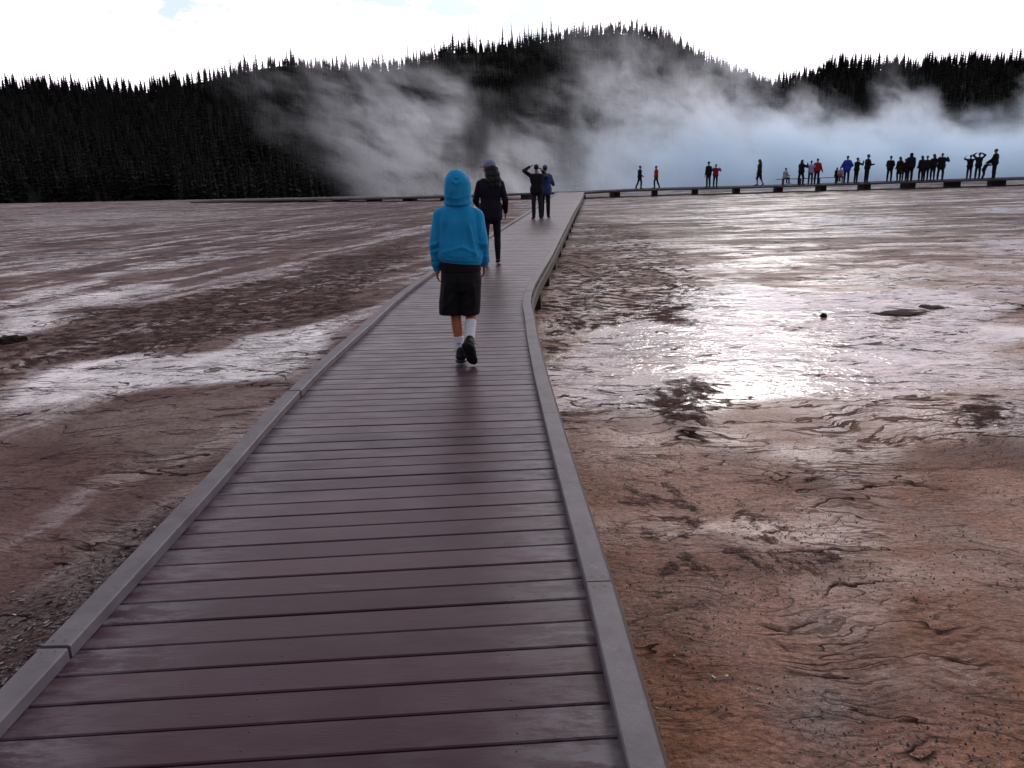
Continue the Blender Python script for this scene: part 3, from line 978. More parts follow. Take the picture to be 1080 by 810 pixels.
# the far branch to the right, rising a little, with the onlookers on it
RN = [(5.45, 57.2, -0.02), (7.2, 57.9, 0.03), (11.0, 57.6, 0.10), (17.8, 56.3, 0.15), (26.0, 54.9, 0.26), (35.6, 53.7, 0.36), (46.0, 52.4, 0.46), (60.0, 50.6, 0.60)]
RF = [(5.0, 59.5, -0.02), (7.4, 60.3, 0.03), (11.2, 60.0, 0.10), (18.1, 58.7, 0.15), (26.4, 57.3, 0.26), (36.0, 56.1, 0.36), (46.4, 54.8, 0.46), (60.4, 53.0, 0.60)]
root2 = tag(empty('boardwalk', (0, 0, 0)), 'far boardwalk branch crossing right in front of the steam, carrying the onlookers', 'boardwalk')
fa, fb = edge_pair(RF, RN)
build_walk(root2, fa, fb, ([k * 4.0 for k in range(1, 14)], [k * 4.0 for k in range(1, 14)]), post_step=2.9, post_len=0.4, fascia_h=0.06)
# the branch to the left behind the corner
LN = [(3.50, 57.4, -0.02), (2.6, 58.3, -0.02), (-5.0, 60.0, -0.16), (-16.0, 64.0, -0.24), (-28.0, 70.0, -0.36)]
LF = [(5.0, 59.5, -0.02), (3.2, 60.2, -0.02), (-4.4, 62.0, -0.16), (-15.2, 66.0, -0.24), (-27.2, 72.0, -0.36)]
root3 = tag(empty('boardwalk', (0, 0, 0)), 'low far boardwalk branch leading away to the left behind the walkers', 'boardwalk')
la_, lb_ = edge_pair(LN, LF)
build_walk(root3, la_, lb_, ([k * 4.0 for k in range(1, 9)], [k * 4.0 for k in range(1, 9)]), post_step=2.9, post_len=0.4, fascia_h=0.04)
# the platform where the three meet
root4 = tag(empty('boardwalk_corner', (0, 0, 0)), 'small plank platform at the corner where the three boardwalks meet', 'boardwalk')
ca_, cb_ = [Vector((3.5, 57.25, -0.02)), Vector((3.4, 58.4, -0.02)), Vector((3.4, 59.6, -0.02))], [Vector((5.5, 57.25, -0.02)), Vector((5.3, 58.4, -0.02)), Vector((5.2, 59.6, -0.02))]
link('deck', deck_mesh(ca_, cb_, over=0.02), pm, root4)

# ------------------------------------------------------------------ small things on the ground
def rock_mesh(seed, sx, sy, sz, sub=3):
    bm = bmesh.new()
    bmesh.ops.create_icosphere(bm, subdivisions=sub, radius=1)
    for v in bm.verts:
        n_ = mnoise.noise(v.co * 1.3 + Vector((seed, 0, 0))) * 0.45 + mnoise.noise(v.co * 3.5 + Vector((0, seed, 0))) * 0.22
        v.co = Vector((v.co.x * sx, v.co.y * sy, v.co.z * sz)) * (1 + n_)
    me = bpy.data.meshes.new('rock')
    bm.to_mesh(me); bm.free()
    return me


rock_mat = simple_mat('dark_wet_rock', (0.026, 0.015, 0.013), 0.8, 0.4, 20, 0.6, 0.01, spec=0.08)


def on_ground(x, y, dz=0.0):
    return (x, y, float(ground_z(np.array([x]), np.array([y]))[0]) + dz)


o = link('stone', rock_mesh(1.3, 0.04, 0.04, 0.035), rock_mat, smooth=True)
o.location = on_ground(4.21, 10.19, 0.02)
tag(o, 'small round black stone standing alone on the bright wet sheet right of the boardwalk', 'stone')
o = link('stone', rock_mesh(5.1, 0.17, 0.16, 0.07), rock_mat, smooth=False)
o.location = on_ground(-6.46, 9.75, 0.01)
tag(o, 'black lumpy rock at the left edge of the photo beside the white wet strip', 'stone')
for k, (x, y, sx, lab) in enumerate(((5.22, 10.3, 0.26, 'flat black crust mound on the wet flat, the nearer and left of two'),
                                     (5.95, 10.75, 0.15, 'flat black crust mound on the wet flat, the farther and right of two'))):
    o = link('crust_mound', rock_mesh(8 + k, sx, 0.17, 0.02), rock_mat, smooth=False)
    o.location = on_ground(x, y, 0.004)
    tag(o, lab, 'crust mound')
wm = simple_mat('bleached_wood', (0.75, 0.68, 0.58), 0.7, 0.15, 60, 0.2)
for k, (x, y, r_, l, lab) in enumerate(((0.775, 2.64, 1.0, 0.022, 'tiny pale wood splinter lying on brown mat, upright one of the pair'),
                                        (0.83, 2.645, 0.1, 0.018, 'tiny pale wood splinter lying on brown mat, flat one of the pair'))):
    v, f = [], []
    box_mesh(v, f, (0, 0, 0), l, 0.006, 0.004, ch=0.001)
    o = link('wood_splinter', pymesh('splinter', v, f), wm)
    o.location = on_ground(x, y, 0.012)
    o.rotation_euler = (0.05, 0.1, math.pi / 2 * r_ + 0.4)
    tag(o, lab, 'splinter')

# loose crust shards beside the left curb, and grit on the right: uncountable
def scatter(name, n, gen, mat, label, cat, slab=True):
    vv, ff = [], []
    base = 0
    for k in range(n):
        x, y, s = gen()
        m = 5 + int(RNG.integers(0, 3))
        rot = RNG.uniform(0, 6.28)
        el = RNG.uniform(1.0, 2.6)
        tl = RNG.normal(0, 0.28, 2)
        z = float(ground_z(np.array([x]), np.array([y]))[0]) + s * 0.12
        th = s * RNG.uniform(0.12, 0.3)
        top, bot = [], []
        for q in range(m):
            an = 2 * math.pi * q / m + RNG.uniform(-.3, .3)
            r_ = s * RNG.uniform(0.7, 1.1)
            lx, ly = r_ * el * math.cos(an), r_ * math.sin(an)
            wx = lx * math.cos(rot * 0.15 + 0.7) - ly * math.sin(rot * 0.15 + 0.7)
            wy = lx * math.sin(rot * 0.15 + 0.7) + ly * math.cos(rot * 0.15 + 0.7)
            wz = wx * tl[0] + wy * tl[1]
            top.append((x + wx, y + wy, z + wz + th)); bot.append((x + wx * 1.1, y + wy * 1.1, z + wz - s * 0.3))
        vv += top + bot
        ff.append(tuple(range(base, base + m)))
        for q in range(m):
            j = (q + 1) % m
            ff.append((base + q, base + m + q, base + m + j, base + j))
        base += 2 * m
    return tag(link(name, pymesh(name, vv, ff), mat), label, cat, kind='stuff')


shard_mat = simple_mat('wet_crust_shard', (0.05, 0.035, 0.034), 0.28, 0.5, 25, 0.5, 0.003, spec=0.6)
def gen_sh():
    y = RNG.uniform(1.2, 4.8) ** 1.0
    w = 0.95 * (1 - (y - 1.2) / 4.2) + 0.12
    x = -1.64 - abs(RNG.normal(0, 0.55)) * w
    return x, y, RNG.uniform(0.003, 0.009)
scatter('crust_shards', 7500, gen_sh, shard_mat, 'glinting dark crust shards along the outside of the left curb', 'crust shards')
grit_mat = simple_mat('dark_grit', (0.035, 0.022, 0.02), 0.5, 0.4, 25, 0.0)
def gen_gr():
    y = RNG.uniform(1.5, 5.5)
    x = RNG.uniform(0.42, 0.5 + 0.62 * y)
    while mnoise.noise(Vector((x * 1.6, y * 1.6, 2.0))) < RNG.uniform(-0.25, 0.45):
        y = RNG.uniform(1.5, 5.5); x = RNG.uniform(0.42, 0.5 + 0.62 * y)
    return x, y, RNG.uniform(0.0015, 0.0055)
scatter('grit', 3600, gen_gr, grit_mat, 'dark specks of grit scattered over the brown mat right of the boardwalk', 'grit')

# ------------------------------------------------------------------ people
def _ringframe(d):
    d = d.normalized()
    a = Vector((0, 0, 1)).cross(d)
    if a.length < 1e-3: a = Vector((1, 0, 0))
    a.normalize()
    return a, d.cross(a)


def cap_prim(V, Fc, p0, r0, p1, r1, seg=12, flat=None):
    """tapered capsule; flat=(axis vector, factor) squashes it across one direction"""
    p0, p1 = Vector(p0), Vector(p1)
    d = p1 - p0
    L = d.length
    if L < 1e-5:
        d = Vector((0, 0, 1)); L = 0
    d.normalize()
    a, c_ = _ringframe(d)
    rings = []
    for k in range(1, 4): 
        t = math.pi / 2 * k / 4
        rings.append((p0 - d * r0 * math.cos(t), r0 * math.sin(t)))
    rings.append((p0, r0)); rings.append((p1, r1)) if L > 0 else None
    for k in range(3, 0, -1):
        t = math.pi / 2 * k / 4
        rings.append((p1 + d * r1 * math.cos(t), r1 * math.sin(t)))
    base = len(V)
    V.append(p0 - d * r0)
    for (c0, r) in rings:
        for k in range(seg):
            an = 2 * math.pi * k / seg
            V.append(c0 + (a * math.cos(an) + c_ * math.sin(an)) * r)
    V.append(p1 + d * r1)
    last = len(V) - 1
    n = len(rings)
    for k in range(seg):
        Fc.append((base, base + 1 + (k + 1) % seg, base + 1 + k))
        Fc.append((last, base + 1 + (n - 1) * seg + k, base + 1 + (n - 1) * seg + (k + 1) % seg))
    for i in range(n - 1):
        for k in range(seg):
            j = (k + 1) % seg
            Fc.append((base + 1 + i * seg + k, base + 1 + i * seg + j, base + 1 + (i + 1) * seg + j, base + 1 + (i + 1) * seg + k))
    if flat is not None:
        ax_, f = Vector(flat[0]).normalized(), flat[1]
        cen = (p0 + p1) / 2
        for i in range(base, len(V)):
            q = V[i] - cen
            V[i] = V[i] - ax_ * (q.dot(ax_) * (1 - f))


def loft_prim(V, Fc, levels, seg=28, e=2.3):
    """levels: (cx, cy, z, rx, ry) closed loft of superellipses"""
    base = len(V)
    n = len(levels)
    for (cx, cyy, z, rx, ry) in levels:
        for k in range(seg):
            an = 2 * math.pi * k / seg
            c, s = math.cos(an), math.sin(an)
            V.append(Vector((cx + rx * math.copysign(abs(c) ** (2 / e), c), cyy + ry * math.copysign(abs(s) ** (2 / e), s), z)))
    up = levels[-1][2] > levels[0][2]
    for i in range(n - 1):
        for k in range(seg):
            j = (k + 1) % seg
            f = (base + i * seg + k, base + i * seg + j, base + (i + 1) * seg + j, base + (i + 1) * seg + k)
            Fc.append(f if up else f[::-1])
    c0 = tuple(base + k for k in range(seg)); c1 = tuple(base + (n - 1) * seg + k for k in range(seg))
    Fc.append(c0[::-1] if up else c0)
    Fc.append(c1 if up else c1[::-1])


def fuse(name, V, Fc, mat, parent, voxel, smooth=4, post=None):
    """one continuous surface out of overlapping volumes"""
    me = pymesh(name, V, Fc)
    tmp = bpy.data.objects.new('tmp', me)
    COL.objects.link(tmp)
    m = tmp.modifiers.new('r', 'REMESH')
    m.mode = 'VOXEL'
    m.voxel_size = voxel
    if smooth:
        s = tmp.modifiers.new('s', 'SMOOTH')
        s.factor = 0.5
        s.iterations = smooth
    dg = bpy.context.evaluated_depsgraph_get()
    out = bpy.data.meshes.new_from_object(tmp.evaluated_get(dg))
    bpy.data.objects.remove(tmp)
    bpy.data.meshes.remove(me)
    out.materials.clear()
    if post is not None:
        n = len(out.vertices)
        co_ = np.zeros(n * 3, np.float32); out.vertices.foreach_get('co', co_)
        no_ = np.zeros(n * 3, np.float32); out.vertices.foreach_get('normal', no_)
        co_ = post(co_.reshape(-1, 3), no_.reshape(-1, 3))
        out.vertices.foreach_set('co', co_.astype(np.float32).ravel())
        out.update()
    out.name = name
    return link(name, out, mat, parent, smooth=True)


_mats = {}
def cloth(col, rough=0.85, sheen=0.2):
    k = ('cloth', col, rough)
    if k not in _mats:
        m = simple_mat('fabric', col, rough, 0.12, 9.0, 0.35, 0.003, spec=0.25)
        _mats[k] = m
    return _mats[k]


def skin(col):
    k = ('skin', col)
    if k not in _mats:
        _mats[k] = simple_mat('skin', col, 0.5, 0.08, 14.0, 0.1, 0.002, spec=0.4)
    return _mats[k]


def hairm(col):
    k = ('hair', col)
    if k not in _mats:
        _mats[k] = simple_mat('hair', col, 0.55, 0.4, 60.0, 0.7, 0.006, spec=0.4)
    return _mats[k]


def V3(*a): return Vector(a)


def joints(H, p):
    """joint positions of a figure of height H facing +y; p: pose"""
    J = {}
    lean = V3(*p.get('lean', (0, 0, 1))).normalized()
    hip = V3(0, 0, 0.525 * H)
    sw = p.get('sh', 0.105) * H
    tw = p.get('twist', 0.0)
    rt = V3(math.cos(tw), math.sin(tw), 0)
    J['hip'] = hip
    J['lean'] = lean
    J['chest'] = hip + lean * 0.2 * H
    sc = hip + lean * 0.288 * H
    J['shc'] = sc
    nl = (lean + V3(*p.get('head', (0, 0.12, 0)))).normalized()
    J['neck'] = sc + nl * 0.045 * H
    J['headc'] = J['neck'] + nl * 0.085 * H
    J['face'] = V3(*p.get('face', (0, 1, 0))).normalized()
    for s, nm in ((-1, 'l'), (1, 'r')):
        sh = sc + rt * s * sw - V3(0, 0, 0.012 * H)
        ud = V3(*p.get(nm + 'u', (s * 0.16, 0.0, -1))).normalized()
        fd = V3(*p.get(nm + 'f', (s * 0.06, 0.18, -1))).normalized()
        J[nm + 'sh'] = sh
        J[nm + 'el'] = sh + ud * 0.172 * H
        J[nm + 'wr'] = J[nm + 'el'] + fd * 0.15 * H
        J[nm + 'fd'] = fd
        hd = V3(*p.get(nm + 'h', tuple(fd))).normalized()
        J[nm + 'hd'] = hd
        hp = hip + V3(s * 0.052 * H, 0, -0.01 * H)
        td = V3(*p.get(nm + 't', (s * 0.02, 0.02, -1))).normalized()
        kd = V3(*p.get(nm + 'k', (0, -0.03, -1))).normalized()
        J[nm + 'hip'] = hp
        J[nm + 'kn'] = hp + td * 0.245 * H
        J[nm + 'an'] = J[nm + 'kn'] + kd * 0.232 * H
        J[nm + 'ft'] = V3(*p.get(nm + 'o', (s * 0.15, 1, -0.05))).normalized()
    zmin = min(J['lan'].z + min(0, J['lft'].z * 0.1 * H), J['ran'].z + min(0, J['rft'].z * 0.1 * H)) - 0.042 * H
    if 'seat' in p: zmin = J['hip'].z - 0.055 * H - p['seat']
    for k, v in J.items():
        if k in ('lean', 'face', 'lfd', 'rfd', 'lft', 'rft', 'lhd', 'rhd'): continue
        v.z -= zmin
    return J


def torso(V, Fc, J, H, grow, lo, hi, fat=1.0, flare=0.0):
    lv = [(-0.03, .040, .050), (0.03, .046, .058), (0.08, .038, .054), (0.13, .038, .052), (0.18, .048, .057), (0.23, .058, .056), (0.265, .070, .044), (0.285, .070, .036)]
    t = lo
    r_ = (J['rsh'] - J['lsh']).normalized()
    while t <= hi + 1e-6:
        w = np.interp(t, [l[0] for l in lv], [l[1] for l in lv]) * H * fat
        r = np.interp(t, [l[0] for l in lv], [l[2] for l in lv]) * H * fat + grow + flare * max(0, (0.12 - t)) * H
        c = J['hip'] + J['lean'] * t * H
        cap_prim(V, Fc, c - r_ * w, r, c + r_ * w, r, 14)
        t += 0.025


def hand(V, Fc, wr, d, H, side, curl=0.35, out=None, res=6):
    """palm, four fingers and a thumb"""
    s = H / 1.7
    inn = V3(-side, 0.15, 0)
    inn = (inn - d * inn.dot(d)).normalized()          # palm faces the body
    acr = d.cross(inn).normalized()                     # across the knuckles
    if acr.y < 0: acr = -acr
    kn = wr + d * 0.085 * s
    for t in (-1, -0.33, 0.33, 1):
        cap_prim(V, Fc, wr + acr * t * 0.018 * s, 0.015 * s, kn + acr * t * 0.030 * s, 0.012 * s, 8)
    for i, (t, l) in enumerate(((1, .068), (.36, .078), (-.32, .072), (-1, .055))):
        b0 = kn + acr * t * 0.031 * s
        d1 = (d + inn * curl).normalized()
        d2 = (d + inn * curl * 3.0).normalized()
        m_ = b0 + d1 * l * 0.5 * s
        cap_prim(V, Fc, b0, 0.0095 * s, m_, 0.0085 * s, res)
        cap_prim(V, Fc, m_, 0.0085 * s, m_ + d2 * l * 0.5 * s, 0.007 * s, res)
    tb = wr + d * 0.025 * s + acr * 0.022 * s
    tm = tb + (d * 0.7 + acr * 0.75 + inn * 0.2).normalized() * 0.038 * s
    cap_prim(V, Fc, tb, 0.013 * s, tm, 0.011 * s, res)
    cap_prim(V, Fc, tm, 0.011 * s, tm + (d + acr * 0.1 + inn * 0.35).normalized() * 0.032 * s, 0.009 * s, res)


def head_prims(V, Fc, J, H):
    s = H / 1.7
    c, f = J['headc'], J['face']
    up = (J['headc'] - J['neck']).normalized()
    rt = f.cross(up).normalized()
    f = up.cross(rt).normalized()
    cap_prim(V, Fc, c + up * 0.035 * s - f * 0.018 * s, 0.083 * s, c + up * 0.03 * s + f * 0.012 * s, 0.078 * s, 16, (rt, 0.86))
    cap_prim(V, Fc, c + up * 0.01 * s + f * 0.02 * s, 0.070 * s, c - up * 0.068 * s + f * 0.055 * s, 0.034 * s, 14, (rt, 0.86))
    cap_prim(V, Fc, c + up * 0.012 * s + f * 0.088 * s, 0.008 * s, c - up * 0.02 * s + f * 0.104 * s, 0.014 * s, 8)       # nose
    cap_prim(V, Fc, c + up * 0.03 * s + f * 0.080 * s - rt * .03 * s, 0.012 * s, c + up * 0.03 * s + f * 0.080 * s + rt * .03 * s, 0.012 * s, 8)   # brow
    cap_prim(V, Fc, c - up * 0.052 * s + f * 0.083 * s - rt * .014 * s, 0.008 * s, c - up * 0.052 * s + f * 0.083 * s + rt * .014 * s, 0.008 * s, 8)  # lips
    for q in (-1, 1):
        e = c + rt * q * 0.076 * s - f * 0.008 * s
        cap_prim(V, Fc, e + up * 0.018 * s, 0.014 * s, e - up * 0.018 * s, 0.010 * s, 8, (rt, 0.5))
    n0 = J['shc'] - V3(0, 0, 0.01 * H)
    cap_prim(V, Fc, n0, 0.060 * s, c - up * 0.05 * s - f * 0.012 * s, 0.050 * s, 12)
    return c, f, up, rt


def body_prims(J, H, g=1.0, fat=1.0):
    V, Fc = [], []
    s = H / 1.7 * fat
    torso(V, Fc, J, H, 0, -0.03, 0.285, fat)
    for n, sd in (('l', -1), ('r', 1)):
        cap_prim(V, Fc, J[n + 'sh'], 0.052 * s, J[n + 'sh'].lerp(J[n + 'el'], 0.5), 0.046 * s)
        cap_prim(V, Fc, J[n + 'sh'].lerp(J[n + 'el'], 0.5), 0.046 * s, J[n + 'el'], 0.038 * s)
        cap_prim(V, Fc, J[n + 'el'], 0.039 * s, J[n + 'wr'], 0.025 * s)
        cap_prim(V, Fc, J[n + 'shc'] if False else J['shc'], 0.05 * s, J[n + 'sh'], 0.050 * s)
        hand(V, Fc, J[n + 'wr'], J[n + 'hd'], H, sd)
        cap_prim(V, Fc, J[n + 'hip'], 0.082 * s, J[n + 'kn'], 0.052 * s)
        cap_prim(V, Fc, J[n + 'kn'], 0.052 * s, J[n + 'kn'].lerp(J[n + 'an'], 0.35) + V3(0, -0.010, 0), 0.052 * s)
        cap_prim(V, Fc, J[n + 'kn'].lerp(J[n + 'an'], 0.35) + V3(0, -0.010, 0), 0.052 * s, J[n + 'an'], 0.034 * s)
        ft = J[n + 'ft']
        cap_prim(V, Fc, J[n + 'an'] - V3(0, 0, 0.012 * H) - ft * 0.02 * H, 0.030 * s, J[n + 'an'] + ft * 0.105 * H - V3(0, 0, 0.022 * H), 0.026 * s)
    head_prims(V, Fc, J, H)
    return V, Fc


def person(label, loc, yaw, H, pose, top, bottom, skin_c=(0.28, 0.15, 0.10), hair='short', hair_c=(0.012, 0.010, 0.010), shoes=(0.015, 0.015, 0.017),
           hem=0.02, legs='trousers', sleeves=1.0, hood=False, cap=None, fat=1.07, voxel=0.013, group=None, puff=0.026, skirt=None, bag=None, sole=None):
    root_ = empty('person', loc, yaw)
    tag(root_, label, 'person', group)
    J = joints(H, pose)
    s = H / 1.7
    V, Fc = body_prims(J, H, fat=fat)
    fuse('body', V, Fc, skin(skin_c), root_, voxel, 2)
    # top
    V, Fc = [], []
    torso(V, Fc, J, H, puff * s, hem, 0.285, fat, flare=0.12)
    for n in 'lr':
        el, wr, sh = J[n + 'el'], J[n + 'wr'], J[n + 'sh']
        cap_prim(V, Fc, J['shc'], 0.058 * s * fat, sh, (0.053 + puff * .5) * s * fat)
        if sleeves > 0.5:
            cap_prim(V, Fc, sh, (0.053 + puff * .6) * s * fat, el, (0.044 + puff * .6) * s * fat)
            cap_prim(V, Fc, el, (0.044 + puff * .6) * s * fat, el.lerp(wr, 0.92), (0.032 + puff * .5) * s * fat)
        else:
            cap_prim(V, Fc, sh, (0.053 + puff * .6) * s * fat, sh.lerp(el, 0.7), (0.052 + puff * .6) * s * fat)
    cap_prim(V, Fc, J['shc'], 0.062 * s, J['neck'], 0.056 * s)
    if hood:
        c, up = J['headc'], (J['headc'] - J['neck']).normalized()
        cap_prim(V, Fc, J['neck'], 0.09 * s, c + up * 0.03 * s - J['face'] * 0.02 * s, 0.108 * s)
    fuse('jacket' if sleeves > 0.5 else 'shirt', V, Fc, cloth(top), root_, voxel, 3)
    # bottoms
    V, Fc = [], []
    torso(V, Fc, J, H, 0.010 * s, -0.03, 0.10, fat)
    for n in 'lr':
        hp, kn, an = J[n + 'hip'], J[n + 'kn'], J[n + 'an']
        cap_prim(V, Fc, hp, 0.092 * s * fat, kn, (0.066 if legs != 'shorts' else 0.080) * s * fat)
        if legs == 'trousers':
            md = kn.lerp(an, 0.35) + V3(0, -0.010, 0)
            cap_prim(V, Fc, kn, 0.066 * s * fat, md, 0.066 * s * fat)
            cap_prim(V, Fc, md, 0.066 * s * fat, an - (kn - an) * 0.02, 0.052 * s * fat)
        elif legs == 'leggings':
            md = kn.lerp(an, 0.35) + V3(0, -0.010, 0)
            cap_prim(V, Fc, kn, 0.063 * s * fat, md, 0.064 * s * fat)
            cap_prim(V, Fc, md, 0.064 * s * fat, an, 0.045 * s * fat)
    if skirt:
        lv = []
        h0, h1 = J['hip'].z + 0.08 * H, J['hip'].z - skirt * H
        for q in range(6):
            t = q / 5
            lv.append((J['hip'].x, J['hip'].y, h0 + (h1 - h0) * t, (0.105 + 0.055 * t) * s * fat * 1.2, (0.085 + 0.055 * t) * s * fat * 1.2))
        loft_prim(V, Fc, lv)
    fuse('skirt' if skirt else ('shorts' if legs == 'shorts' else 'trousers'), V, Fc, cloth(bottom), root_, voxel, 3)
    for n in 'lr':
        V, Fc = [], []
        ft, an = J[n + 'ft'], J[n + 'an']
        dn = V3(0, 0, 1)
        upf = (dn - ft * ft.z).normalized()
        cap_prim(V, Fc, an - ft * 0.022 * H - upf * 0.016 * H, 0.040 * s, an + ft * 0.115 * H - upf * 0.024 * H, 0.032 * s)
        cap_prim(V, Fc, an, 0.042 * s, an + ft * 0.04 * H - upf * 0.02 * H, 0.040 * s)
        so_ = fuse('shoe', V, Fc, cloth(shoes, 0.6), root_, max(0.008, voxel * .8), 2)
        if sole:
            V, Fc = [], []
            cap_prim(V, Fc, an - ft * 0.025 * H - upf * 0.036 * H, 0.043 * s, an + ft * 0.118 * H - upf * 0.038 * H, 0.038 * s, 12, (upf, 0.4))
            fuse('sole', V, Fc, cloth(sole, 0.7), so_, 0.008, 1)
    # hair and cap
    c, f, up, rt = head_prims([], [], J, H)
    if hair:
        V, Fc = [], []
        cap_prim(V, Fc, c + up * 0.042 * s - f * 0.024 * s, 0.091 * s, c + up * 0.050 * s + f * 0.008 * s, 0.082 * s, 16, (rt, 0.88))
        if hair == 'long':
            bk = J['shc'] - f * 0.085 * s
            cap_prim(V, Fc, c - f * 0.045 * s, 0.078 * s, c - up * 0.12 * s - f * 0.07 * s, 0.075 * s, 14)
            cap_prim(V, Fc, c - up * 0.12 * s - f * 0.07 * s, 0.075 * s, c - up * 0.26 * s - f * 0.095 * s, 0.055 * s, 14)
        elif hair == 'curly':
            for (dz, db, rr_) in ((-.02, .05, .095), (-.10, .07, .115), (-.19, .09, .125), (-.27, .10, .105)):
                for sd in (-1, 1):
                    cap_prim(V, Fc, c + up * dz * s - f * db * s * .7, rr_ * .8 * s, c + up * dz * s - f * db * s * .7 + V3(sd * .045, -.03, 0) * s, rr_ * s * .75, 12)
        elif hair == 'bun':
            cap_prim(V, Fc, c + up * 0.08 * s - f * 0.08 * s, 0.04 * s, c + up * 0.085 * s - f * 0.085 * s, 0.04 * s)
        def hpost(co_, no_):
            k = np.array([mnoise.noise(Vector(p * 28.0 / s)) for p in co_.tolist()] if False else [mnoise.noise(Vector(p) * 26.0) for p in co_.tolist()])
            return co_ + no_ * (k * 0.010 * s)[:, None]
        fuse('hair', V, Fc, hairm(hair_c), root_, voxel, 1, hpost)
    if cap:
        V, Fc = [], []
        q = c + up * 0.060 * s - f * 0.006 * s
        cap_prim(V, Fc, q - f * 0.012 * s, 0.094 * s, q + f * 0.010 * s, 0.090 * s, 18, (rt, 0.92))
        V2, F2 = [], []
        cap_prim(V2, F2, q + f * 0.055 * s - up * 0.012 * s, 0.072 * s, q + f * 0.115 * s - up * 0.022 * s, 0.058 * s, 18, (up, 0.13))
        cp = fuse('cap', V, Fc, cloth(cap[0], 0.8), root_, min(voxel, 0.010), 1)
        fuse('brim', V2, F2, cloth(cap[1], 0.8), cp, min(voxel, 0.006), 1)
    if bag:
        V, Fc = [], []
        q = J['hip'] + J['lean'] * 0.17 * H - V3(0, 0.15 * s, 0)
        cap_prim(V, Fc, q - V3(0.07 * s, 0, 0.09 * s), 0.07 * s, q - V3(-0.07 * s, 0, 0.09 * s), 0.07 * s)
        cap_prim(V, Fc, q + V3(-0.06 * s, 0, 0.09 * s), 0.065 * s, q + V3(0.06 * s, 0, 0.09 * s), 0.065 * s)
        cap_prim(V, Fc, q - V3(0, 0, 0.09 * s), 0.08 * s, q + V3(0, 0, 0.09 * s), 0.075 * s)
        return root_, J, (V, Fc)
    return root_, J, None


# common poses
STAND = {}
def P_(**k): return k
walkA = P_(rt=(0.02, 0.28, -1), rk=(0, -0.10, -1), lt=(-0.02, -0.22, -1), lk=(0, -0.45, -1), lo=(-.1, 0.85, -0.5), ru=(.14, -.28, -1), rf=(.05, 0.0, -1), lu=(-.14, .25, -1), lf=(-.02, .55, -1))
cam_up = P_(lu=(-.45, .55, -.35), lf=(.45, .45, .95), ru=(.45, .55, -.35), rf=(-.45, .45, .95), lt=(-.06, 0, -1), rt=(.06, 0, -1))
both_up = P_(lu=(-.95, .25, .35), lf=(.75, .35, .75), ru=(.95, .25, .35), rf=(-.75, .35, .75), lt=(-.08, 0, -1), rt=(.08, 0, -1))
phone = P_(lu=(-.2, .25, -1), lf=(.25, 1, .15), ru=(.2, .25, -1), rf=(-.25, 1, .15), lt=(-.07, 0, -1), rt=(.07, 0, -1))
hips = P_(lu=(-.6, -.1, -1), lf=(.75, .35, -.7), ru=(.6, -.1, -1), rf=(-.75, .35, -.7), lt=(-.08, 0, -1), rt=(.08, 0, -1))
stand = P_(lt=(-.05, .02, -1), rt=(.05, -.02, -1))
stand2 = P_(lt=(-.07, .08, -1), lk=(0, -.1, -1), rt=(.03, -.02, -1), lu=(-.12, .05, -1), lf=(.2, .7, -.6), ru=(.12, .05, -1), rf=(-.2, .7, -.6))
sit = P_(lt=(-.1, 1, -.08), lk=(0, .05, -1), rt=(.1, 1, -.08), rk=(0, .0, -1), seat=0.45, lu=(-.1, .35, -1), lf=(.1, 1, -.2), ru=(.1, .35, -1), rf=(-.1, 1, -.2), lean=(0, .1, 1))

BLK, BLK2 = (0.012, 0.012, 0.015), (0.018, 0.017, 0.022)
JEANS = (0.020, 0.026, 0.050)
RED, BLUE = (0.42, 0.025, 0.02), (0.03, 0.07, 0.50)
BR = (0.06, 0.02, 0.018)
RIGHT_, LEFT_, BACKTO, TOCAM = -math.pi / 2, math.pi / 2, 0.0, math.pi

W_ = lambda px: np.interp(px, [600, 675, 750, 800, 920, 1080], [58.6, 58.8, 58.3, 57.4, 55.9, 54.7])


def deck_z(x):
    xs_ = [p[0] for p in RN]
    return float(np.interp(x, xs_, [p[2] for p in RN]))


def far_spot(px, dy=0.0):
    Y_ = float(W_(px)) + dy
    x = at(px, 190, Y_).x
    return (x, Y_, deck_z(x) + 0.001)


def face_yaw(px, extra=0.0):
    return extra


